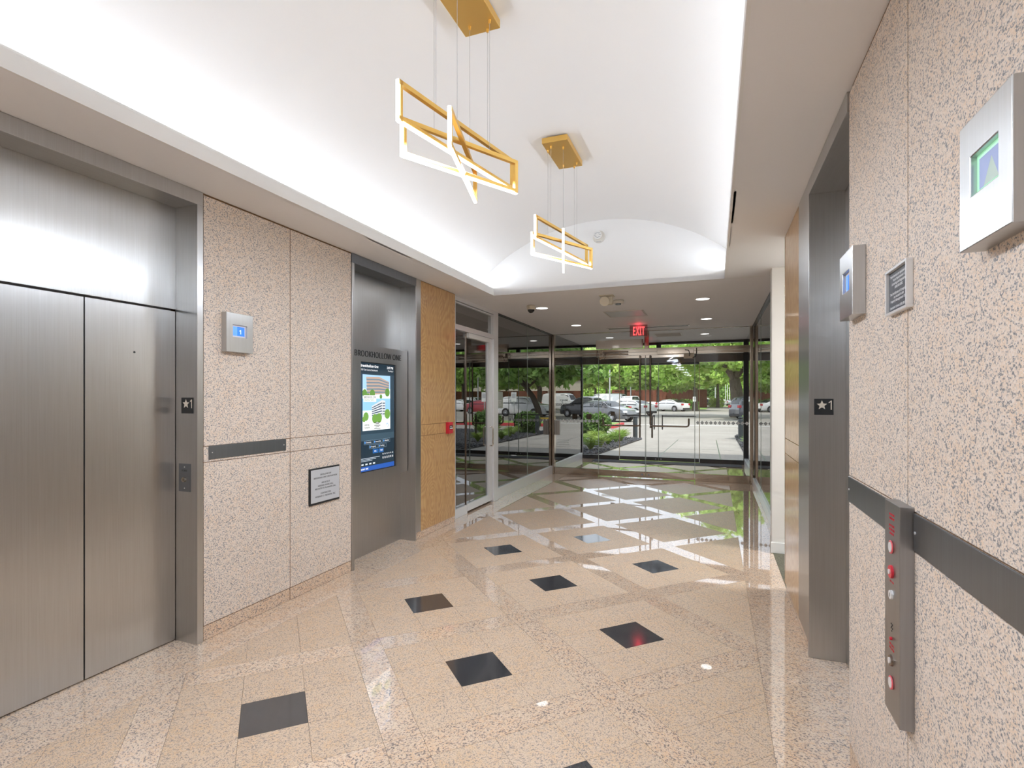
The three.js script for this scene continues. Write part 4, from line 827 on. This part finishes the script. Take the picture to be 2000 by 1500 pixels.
// lawns, hedges and islands
const grassMat = std({ color: lin(0.2, 0.32, 0.07), roughness: 1 }), soil = std({ color: lin(0.07, 0.065, 0.06), roughness: 1 }), redPaintC = std({ color: lin(0.55, 0.06, 0.07), roughness: 0.8 });
function lawn(label, poly, y = 0.02) { tag(mesh('lawn', slabGeo(poly, -0.02, y), grassMat), label, 'lawn', undefined, 'structure'); }
lawn('green lawn strip at the foot of the brick wall', [[at(1296, -84), -84], [at(1378, -80), -80], [at(1384, -97), -97], [at(1290, -97), -97]]);
lawn('bright lawn beside the far parking bays', [[at(1408, -110), -110], [at(1460, -110), -110], [at(1460, -124), -124], [at(1400, -124), -124]]);
lawn('lawn at the right side of the lot', [[10, -84], [44, -84], [44, -70], [16, -70]]);
function island(label, x0, x1, z0, z1) {
  const i = thing('traffic_island', label, 'island', [0, 0, 0], 0, undefined, 'structure');
  bx('lawn_bed', x0 + 0.16, x1 - 0.16, -0.02, 0.16, z0 + 0.16, z1 - 0.16, grassMat, i, 0.04);
  for (const [a, b, c, d] of [[x0, x1, z1 - 0.16, z1], [x0, x1, z0, z0 + 0.16], [x0, x0 + 0.16, z0 + 0.16, z1 - 0.16], [x1 - 0.16, x1, z0 + 0.16, z1 - 0.16]]) bx('red_kerb', a, b, -0.02, 0.15, c, d, redPaintC, i, 0.02);
}
island('red kerbed traffic island left of the drive', -14, -4.95, -31.5, -28.1);
island('red kerbed traffic island right of the drive', 2.4, 8.2, -31.6, -28.6);
for (const [u, z, r, lab, g] of [[1398, -100, 1.5, 'round yellow green bush at the end of the drive', 3], [1316, -82, 1.1, 'clipped hedge bush beside the white pickup', 2], [1334, -82, 1.1, 'clipped hedge bush in the middle of the lawn strip', 2], [1350, -82, 1.0, 'clipped hedge bush at the foot of the wall tree', 2]]) {
  const b = thing('bush', lab, 'bush', [at(u, z), 0, z]); foliage(b, 70, [[0, r * 0.45, 0, r]], cluster[0], greens[g], 0.5, 0.9);
  mesh('stem', taperGeo([[0, -0.02, 0], [0, r * 0.5, 0]], [0.06, 0.03], 6), barkDark, b);
}

// planting beds by the entrance
function bed(label, poly, stones) {
  const b = thing('planting_bed', label, 'planting bed', [0, 0, 0], 0, undefined, 'structure');
  mesh('soil', slabGeo(poly, -0.02, 0.02), soil, b);
  const xs = poly.map((p) => p[0]), zs = poly.map((p) => p[1]), x0 = Math.min(...xs), x1 = Math.max(...xs), z0 = Math.min(...zs), z1 = Math.max(...zs);
  const inside = (x, z) => { let c = false; for (let i = 0, j = poly.length - 1; i < poly.length; j = i++) if ((poly[i][1] > z) !== (poly[j][1] > z) && x < (poly[j][0] - poly[i][0]) * (z - poly[i][1]) / (poly[j][1] - poly[i][1]) + poly[i][0]) c = !c; return c; };
  const g = new THREE.IcosahedronGeometry(0.04, 0), im = new THREE.InstancedMesh(g, std({ color: lin(0.06, 0.063, 0.07), roughness: 0.8 }), stones), m = new THREE.Matrix4(), q = new THREE.Quaternion(), c = new THREE.Color(); let k = 0;
  while (k < stones) { const x = rr(x0, x1), z = rr(z0, z1); if (!inside(x, z)) continue; q.setFromEuler(new THREE.Euler(rr(0, 6), rr(0, 6), rr(0, 6))); m.compose(new THREE.Vector3(x, 0.03, z), q, new THREE.Vector3(rr(0.6, 1.5), rr(0.5, 1), rr(0.6, 1.4))); im.setMatrixAt(k, m); const t = rr(0.5, 1.8); c.setRGB(t, t, t); im.setColorAt(k, c); k++; }
  im.name = 'gravel'; im.userData.kind = 'stuff'; im.castShadow = im.receiveShadow = true; b.add(im);
}
bed('dark gravel planting bed left of the walkway', [[-3.12, -14.15], [-2.62, -20.9], [-4.2, -21.6], [-9, -21.6], [-9, -14.15]], 6000);
bed('dark gravel planting bed right of the walkway', [[0.8, -14.9], [0.78, -24.2], [7.5, -24.2], [7.5, -14.15], [1.2, -14.15]], 5000);
const bladeMat = [leafMat(0.3, 0.5, 0.06), leafMat(0.4, 0.56, 0.08)];
function grassClump(label, x, z, s, k) {
  const t = thing('ornamental_grass', label, 'grass', [x, 0.02, z], rr(0, 6), 'ornamental grass clumps in the beds'), gs = [];
  for (let i = 0; i < 170; i++) { const a = rr(0, 6.283), r = rr(0.15, 0.42) * s, h = rr(0.25, 0.48) * s, w = 0.01; const p = [[0, 0], [0.35, 0.7], [1, 1]].map(([f, g]) => [Math.cos(a) * r * f, h * g * (f === 1 ? rr(0.75, 1) : 1), Math.sin(a) * r * f]); gs.push(taperGeo(p, [w, w * 0.8, 0.001], 3)); }
  mesh('blades', mergeGeometries(gs), bladeMat[k], t);
}
const gLab = 'light green ornamental grass clump in the gravel bed left of the walkway';
for (const [x, z, s] of [[-3.45, -15.6, 0.9], [-3.35, -16.6, 1.0], [-3.3, -17.6, 1.0], [-3.2, -18.5, 1.05], [-3.15, -19.3, 1.0], [-3.3, -20.1, 1.0], [-3.95, -16.2, 1.0], [-4.25, -17.3, 0.95], [-4.05, -18.6, 0.9], [-4.1, -19.6, 0.9]]) grassClump(gLab, x, z, s, rnd() < 0.5 ? 0 : 1);
for (const [x, z, s] of [[1.1, -18.4, 0.9], [1.3, -19.8, 1], [1.6, -21, 1], [2.3, -20.6, 1], [3.1, -21, 1], [1.5, -17.2, 0.9]]) grassClump('light green ornamental grass clump in the gravel bed right of the walkway', x, z, s, rnd() < 0.5 ? 0 : 1);
function shrub(label, x, z, h, r, n) {
  const t = thing('shrub', label, 'shrub', [x, 0.02, z], 0, 'shrubs in the entrance beds'), gs = [];
  for (let i = 0; i < 14; i++) { const a = rr(0, 6.28), q = r * rr(0.3, 0.9); gs.push(taperGeo([[0, 0, 0], [Math.cos(a) * q * 0.5, h * 0.5, Math.sin(a) * q * 0.5], [Math.cos(a) * q, h * rr(0.75, 0.98), Math.sin(a) * q]], [0.014, 0.009, 0.003], 5)); }
  mesh('stems', mergeGeometries(gs), barkDark, t);
  foliage(t, n, [[0, h * 0.55, 0, r, 0.8], [r * 0.4, h * 0.7, 0, r * 0.6, 0.8], [-r * 0.4, h * 0.7, 0.1, r * 0.6, 0.8]], shrubCluster, leafMat(0.13, 0.26, 0.04), 0.9, 1.6);
}
shrub('dense dark green shrub in the left bed nearest the glass post', -4.3, -20.5, 0.92, 0.5, 560);
shrub('dense dark green shrub in the middle of the left bed', -4.95, -21.0, 0.85, 0.45, 420);
shrub('dense dark green shrub at the left end of the left bed', -6.2, -20.4, 0.95, 0.55, 500);
shrub('dense dark green shrub in the right bed by the walkway', 1.5, -22.6, 0.8, 0.55, 480);
shrub('dense dark green shrub in the middle of the right bed', 3.4, -22.4, 0.85, 0.6, 480);

// bollards
function bollard(label, x, z) { const b = thing('bollard', label, 'bollard', [x, -0.004, z]); mesh('post', new THREE.LatheGeometry([[0, 0], [0.1, 0], [0.1, 0.02], [0.092, 0.03], [0.092, 0.74], [0.075, 0.79], [0.06, 0.8], [0, 0.8]].map((p) => new THREE.Vector2(...p)), 24), M.bollard, b); mesh('cap', new THREE.LatheGeometry([[0, 0.86], [0.07, 0.86], [0.092, 0.845], [0.092, 0.805], [0, 0.8]].map((p) => new THREE.Vector2(...p)), 24), M.bollard, b); }
M.bollard = std({ color: lin(0.035, 0.045, 0.05), roughness: 0.45 });
bollard('dark green bollard at the left edge of the walkway', -2.93, -21.35); bollard('dark green bollard at the right edge of the walkway', 0.93, -22.2);
// light poles and sign posts
function pole(label, x, z, h, r) { const p = thing('street_light', label, 'light pole', [x, -0.02, z], 0, 'grey light poles'); mesh('pole_shaft', taperGeo([[0, 0, 0], [0, h * 0.5, 0], [0, h, 0]], [r, r * 0.85, r * 0.7], 10), M.cable, p); cyl('base', r * 1.8, r * 1.8, 0.6, M.concrete, p, [0, 0.3, 0], 'y', 14); bx('lamp_head', -0.9, 0.9, h, h + 0.15, -0.2, 0.2, M.cable, p, 0.03); }
pole('grey light pole behind the grey sedan', at(1191, -58), -58, 9, 0.085); pole('grey light pole beside the white pickup', at(1232, -74), -74, 9.5, 0.1); pole('grey light pole in the far parking bays', at(1397, -126), -126, 9, 0.12); pole('grey light pole at the right bays', 21, -60, 9, 0.09);
for (const u of [1417, 1421, 1425, 1430]) { const p = thing('street_pole', 'slim pale pole in the row beyond the far parking bays', 'pole', [at(u, -132), -0.02, -132], 0, 'slim pale poles'); mesh('pole_shaft', taperGeo([[0, 0, 0], [0, 2, 0], [0, 4 + rnd(), 0]], [0.07, 0.06, 0.05], 8), M.white, p); cyl('base', 0.14, 0.14, 0.2, M.concrete, p, [0, 0.1, 0], 'y', 12); }
function signPost(label, x, z, turn, y = 0.16) { const s = thing('sign_post', label, 'sign', [x, y, z], turn); cyl('post', 0.03, 0.03, 1.75, M.cable, s, [0, 0.875, 0], 'y', 10); bx('panel', -0.18, 0.18, 1.2, 1.78, 0.03, 0.045, M.white, s, 0.004); bx('panel_mark', -0.13, 0.13, 1.42, 1.7, 0.0455, 0.047, M.cable, s, 0); }
signPost('parking sign on a grey post nearer the red island edge', 5.1, -30.4, 0.1); signPost('parking sign on a grey post by the leaning tree', 6.9, -30.0, 0.2);
signPost('white sign on a post beside the wall tree', at(1356, -68), -68, 0.3, -0.02);
// wheel stops
for (const [x, z, lab] of [[-10.6, -35.2, 'yellow wheel stop in front of the grey sedan bay'], [5.8, -38.6, 'yellow wheel stop by the white car on the right']]) { const s = thing('wheel_stop', lab, 'wheel stop', [x, -0.02, z]); bx('block', -0.9, 0.9, 0, 0.13, -0.08, 0.08, std({ color: lin(0.7, 0.45, 0.06), roughness: 0.8 }), s, 0.03); for (const d of [-0.6, 0.6]) cyl('anchor', 0.02, 0.02, 0.02, M.steelDark, s, [d, 0.135, 0], 'y', 8); }

// ---------------------------------------------------------------- cars: a lofted shell with windows, lamps and wheels as parts
const carGlass = std({ color: lin(0.02, 0.025, 0.03), roughness: 0.05 }), tyre = std({ color: lin(0.015, 0.015, 0.016), roughness: 0.9 }), rim = std({ color: lin(0.6, 0.6, 0.62), metalness: 0.9, roughness: 0.3 }), tail = std({ color: lin(0.5, 0.02, 0.03), roughness: 0.2 }), head = std({ color: lin(0.8, 0.82, 0.85), roughness: 0.1 }), trimDark = std({ color: lin(0.03, 0.03, 0.032), roughness: 0.6 });
const shapes = {   // roof line as [x, height], x from rear (-) to front (+), for a car of length L
  sedan: { L: 4.9, W: 1.84, belt: 0.93, top: [[-2.45, 0.72], [-2.4, 0.98], [-1.75, 1.06], [-1.0, 1.38], [-0.2, 1.46], [0.45, 1.4], [1.25, 1.0], [2.1, 0.86], [2.38, 0.7], [2.45, 0.5]], win: [-1.45, 1.0] },
  suv: { L: 4.8, W: 1.95, belt: 1.08, top: [[-2.4, 0.75], [-2.36, 1.1], [-2.15, 1.62], [-1.7, 1.74], [0.1, 1.74], [0.55, 1.66], [1.15, 1.16], [2.1, 1.02], [2.35, 0.8], [2.4, 0.5]], win: [-2.1, 1.0] },
  pickup: { L: 5.8, W: 2.0, belt: 1.16, top: [[-2.9, 0.7], [-2.88, 1.2], [-0.75, 1.22], [-0.7, 1.24], [-0.55, 1.86], [0.75, 1.86], [1.35, 1.26], [2.6, 1.14], [2.85, 0.9], [2.9, 0.55]], win: [-0.5, 1.15] },
  van: { L: 5.6, W: 2.0, belt: 1.2, top: [[-2.8, 0.7], [-2.78, 1.6], [-2.7, 2.15], [-2.2, 2.25], [1.2, 2.25], [1.6, 2.1], [2.1, 1.3], [2.6, 1.1], [2.78, 0.8], [2.8, 0.5]], win: [0.5, 1.8] },
};
function carShell(k) {
  const s = shapes[k], T = (x) => { const p = s.top; for (let i = 1; i < p.length; i++) if (x <= p[i][0]) { const f = (x - p[i - 1][0]) / (p[i][0] - p[i - 1][0]); return p[i - 1][1] + (p[i][1] - p[i - 1][1]) * f; } return p[p.length - 1][1]; };
  const halfW = (x) => { const e = Math.abs(x) / (s.L / 2); return s.W / 2 * (1 - 0.2 * Math.pow(e, 5)); };
  const prof = (x) => { const h = T(x), w = halfW(x), b = Math.min(s.belt, h - 0.06), up = Math.max(0, h - b), ins = Math.min(0.26, up * 0.42); return [[w * 0.9, 0.22], [w * 0.985, 0.38], [w, 0.6], [w * 0.99, Math.max(0.62, b - 0.06)], [w * 0.965, b], [w - ins * 0.55, b + up * 0.55], [w - ins, b + up * 0.88], [w - ins - 0.14, h - 0.015 * (up > 0.2 ? 1 : 0.3)], [w * 0.35, h + 0.012], [0, h + 0.016]]; };
  return { s, T, halfW, prof };
}
function loft(rows, flip) {
  const pos = [], idx = [], n = rows[0].length; rows.forEach((r) => r.forEach((p) => pos.push(...p)));
  for (let i = 0; i < rows.length - 1; i++) for (let j = 0; j < n - 1; j++) { const a = i * n + j, b = a + 1, c = a + n, d = c + 1; flip ? idx.push(a, b, c, b, d, c) : idx.push(a, c, b, b, c, d); }
  const g = new THREE.BufferGeometry(); g.setAttribute('position', new THREE.Float32BufferAttribute(pos, 3)); g.setIndex(idx); g.computeVertexNormals(); return metricUV(g);
}
const carCache = {};
function carParts(k) {
  if (carCache[k]) return carCache[k];
  const { s, T, halfW, prof } = carShell(k), xs = []; for (let i = 0; i <= 44; i++) xs.push(-s.L / 2 + s.L * i / 44);
  const both = (x) => { const p = prof(x), L = p.map(([z, y]) => [x, y, z]), R = p.slice(0, -1).reverse().map(([z, y]) => [x, y, -z]); return [...L, ...R]; };
  const cap = (x, f) => { const b = both(x), c = [x, (0.22 + T(x)) / 2, 0]; return loft([b, b.map(() => c)], f); };
  const shell = mergeGeometries([loft(xs.map(both), false), cap(-s.L / 2, true), cap(s.L / 2, false)]);
  const off = 0.012, side = (x0, x1, sg) => { const r = []; for (let i = 0; i <= 10; i++) { const x = x0 + (x1 - x0) * i / 10, p = prof(x), lo = p[4], hi = p[6]; const row = [0.1, 0.55, 0.95].map((t) => [x, lo[1] + (hi[1] - lo[1]) * t, sg * (lo[0] + (hi[0] - lo[0]) * t + off)]); r.push(row); } return loft(r, sg > 0); };
  const [w0, w1] = s.win, mid = (w0 + w1) / 2, sides = [];
  for (const sg of [1, -1]) for (const [a, b] of [[w0, mid - 0.04], [mid + 0.04, w1 - 0.12]]) sides.push(side(a, b, sg));
  const slope = (x0, x1) => { const r = []; for (let i = 0; i <= 6; i++) { const x = x0 + (x1 - x0) * i / 6, p = prof(x), w = p[7][0] * 0.96; r.push([-1, -0.5, 0, 0.5, 1].map((t) => [x, T(x) + off + 0.012 * (1 - t * t), w * t])); } return loft(r, true); };
  const tp = s.top, iw = tp.findIndex((p) => p[0] > 1.0 && p[1] < 1.4), ws = slope(tp[iw - 1][0] + 0.06, tp[iw][0] - 0.05);
  const rearX = k === 'sedan' ? [-1.7, -1.05] : k === 'pickup' ? [-0.69, -0.57] : [tp[1][0] + 0.02, tp[2][0] - 0.02], rw = slope(...rearX);
  return (carCache[k] = { s, T, halfW, shell, sides, ws, rw });
}
const wheelGeos = (() => { const t = new THREE.LatheGeometry([[0.2, -0.1], [0.3, -0.11], [0.325, -0.07], [0.325, 0.07], [0.3, 0.11], [0.2, 0.1]].map((p) => new THREE.Vector2(...p)), 28).rotateX(Math.PI / 2); const gs = [new THREE.CylinderGeometry(0.06, 0.06, 0.19, 12).rotateX(Math.PI / 2)]; for (let k = 0; k < 10; k++) { const g = new THREE.BoxGeometry(0.15, 0.035, 0.18); g.translate(0.13, 0, 0); g.rotateZ(k * Math.PI / 5); gs.push(g); } gs.push(new THREE.TorusGeometry(0.205, 0.016, 6, 28).translate(0, 0, 0.09), new THREE.TorusGeometry(0.205, 0.016, 6, 28).translate(0, 0, -0.09)); return [t, mergeGeometries(gs.map((g) => g.toNonIndexed())), new THREE.CylinderGeometry(0.2, 0.2, 0.1, 24).rotateX(Math.PI / 2)]; })();
function car(label, kind, color, x, z, hx, hz, o = {}) {
  const k = carParts(kind), c = thing(o.name ?? (kind === 'pickup' ? 'pickup_truck' : kind), label, kind === 'pickup' ? 'truck' : kind === 'van' ? 'van' : 'car', [x, -0.02, z], Math.atan2(-hz, hx), 'parked vehicles');
  const paint = std({ color: lin(...color), roughness: 0.3, metalness: o.metal ?? 0.2, clearcoat: 1, clearcoatRoughness: 0.05 });
  mesh('body', k.shell, paint, c); for (const g of k.sides) mesh('side_window', g, carGlass, c); mesh('windscreen', k.ws, carGlass, c); mesh('rear_window', k.rw, carGlass, c);
  const L = k.s.L, W = k.s.W, wb = L * 0.292;
  for (const sx of [-1, 1]) for (const sz of [-1, 1]) {
    const a = mesh('wheel_arch', new THREE.CylinderGeometry(0.38, 0.38, 0.03, 24).rotateX(Math.PI / 2), trimDark, c); a.position.set(sx * wb, 0.35, sz * (W / 2 - 0.012));
    const w = new THREE.Group(); w.name = 'wheel'; c.add(w); w.position.set(sx * wb, 0.325, sz * (W / 2 - 0.07)); mesh('tyre', wheelGeos[0], tyre, w); mesh('rim', wheelGeos[1], rim, w); mesh('hub_back', wheelGeos[2], trimDark, w);
  }
  const yt = kind === 'pickup' ? 1.0 : kind === 'sedan' ? 0.86 : 0.98;
  for (const sz of [-1, 1]) { bx('tail_lamp', -L / 2 - 0.03, -L / 2 + 0.16, yt - 0.1, yt + 0.1, sz * W * 0.36 - 0.14, sz * W * 0.36 + 0.14, tail, c, 0.02); bx('head_lamp', L / 2 - 0.3, L / 2 - 0.02, 0.62, 0.76, sz * W * 0.34 - 0.16, sz * W * 0.34 + 0.14, head, c, 0.03); bx('mirror', 0.75, 0.93, k.s.belt + 0.02, k.s.belt + 0.16, sz * (W / 2 + 0.1) - 0.08, sz * (W / 2 + 0.1) + 0.08, paint, c, 0.03);
    for (const dx of [0.28, -0.75]) bx('door_handle', dx - 0.1, dx + 0.1, k.s.belt - 0.16, k.s.belt - 0.12, sz * (W / 2) - 0.015, sz * (W / 2) + 0.015, paint, c, 0.008); }
  bx('front_grille', L / 2 - 0.12, L / 2 + 0.012, 0.32, 0.52, -W * 0.28, W * 0.28, trimDark, c, 0.02); bx('rear_bumper', -L / 2 - 0.02, -L / 2 + 0.08, 0.24, 0.44, -W * 0.38, W * 0.38, trimDark, c, 0.02);
  return c;
}
const grey = [0.13, 0.135, 0.145], white = [0.8, 0.8, 0.8], blackC = [0.05, 0.053, 0.06], silverC = [0.45, 0.47, 0.5];
car('mid grey sedan parked side on behind the red island', 'sedan', grey, -7.25, -37.3, 0.86, 0.51);
car('black sedan with red tail lamps parked behind the grey sedan', 'sedan', blackC, -8.6, -42.2, -0.9, -0.43);
car('dark grey SUV parked behind the black sedan', 'suv', [0.1, 0.105, 0.115], -11.4, -46.4, -0.9, -0.43);
car('silver sedan parked at the left behind the grey sedan', 'sedan', silverC, -14.4, -45.5, -0.9, -0.43);
car('white sedan with red tail lamps parked before the pickup', 'sedan', white, -7.3, -50.8, -0.8, -0.6, { metal: 0.05 });
car('white crew cab pickup truck facing left', 'pickup', white, -9.0, -62, -0.9, -0.43, { metal: 0.05 });
car('white van parked far behind the silver sedan', 'van', white, at(1184, -74), -74, -0.95, -0.3, { metal: 0.05 });
car('dark green SUV parked far behind by the pale tree', 'suv', [0.03, 0.06, 0.05], at(1152, -82), -82, -0.95, -0.3);
car('white sedan beyond the pickup tailgate', 'sedan', white, at(1306, -68), -68, -0.85, -0.5, { metal: 0.05 });
car('dark grey SUV with red tail lamp beside the right post', 'suv', [0.1, 0.105, 0.12], 3.5, -44.2, 0.9, -0.43);
car('dark blue sedan in the far parking bays', 'sedan', [0.03, 0.04, 0.07], at(1388, -112), -112, 1, -0.1);
car('white SUV in the far parking bays', 'suv', white, at(1378, -126), -126, 0.3, -0.95, { metal: 0.05 });
car('white sedan in the far parking bays by the light pole', 'sedan', white, at(1408, -122), -122, 0.3, -0.95, { metal: 0.05 });
car('silver sedan in the far parking bays by the trunk', 'sedan', silverC, at(1434, -122), -122, 0.3, -0.95);
car('white car parked on the right by the leaning tree', 'suv', white, 9.4, -44.5, -0.98, 0.15, { metal: 0.05 });
car('white van parked behind the white car on the right', 'van', white, 12.5, -68, -0.95, 0.3, { metal: 0.05 });
car('red sedan parked on the right past the white car', 'sedan', [0.35, 0.02, 0.03], 15.5, -50, -0.95, 0.3);
car('white sedan in the bays at the far right', 'sedan', white, 22, -58, -0.9, 0.4, { metal: 0.05 });
car('pale silver sedan in the bays at the far right', 'sedan', silverC, 26, -66, -0.9, 0.4);
car('white SUV in the bays at the far right', 'suv', white, 27, -72, -0.95, 0.3, { metal: 0.05 });

// unseen panel lamp, added round the corner to brighten the white corridor wall
{
  const l = thing('added_corridor_light', 'added unseen light panel brightening the white side corridor wall', 'ceiling light', [2.3, CEIL, -5.43]);
  bx('added_light_panel', -0.3, 0.3, -0.012, 0, -0.3, 0.3, M.lamp, l, 0.002);
  areaLight(0.58, 0.58, lin(0.97, 0.98, 1), 55, [2.3, CEIL - 0.02, -5.43], [2.3, 0, -5.43]);
}
scene.traverse((o) => { if (o.isMesh) { o.castShadow = true; o.receiveShadow = true; } });
renderer.render(scene, camera);
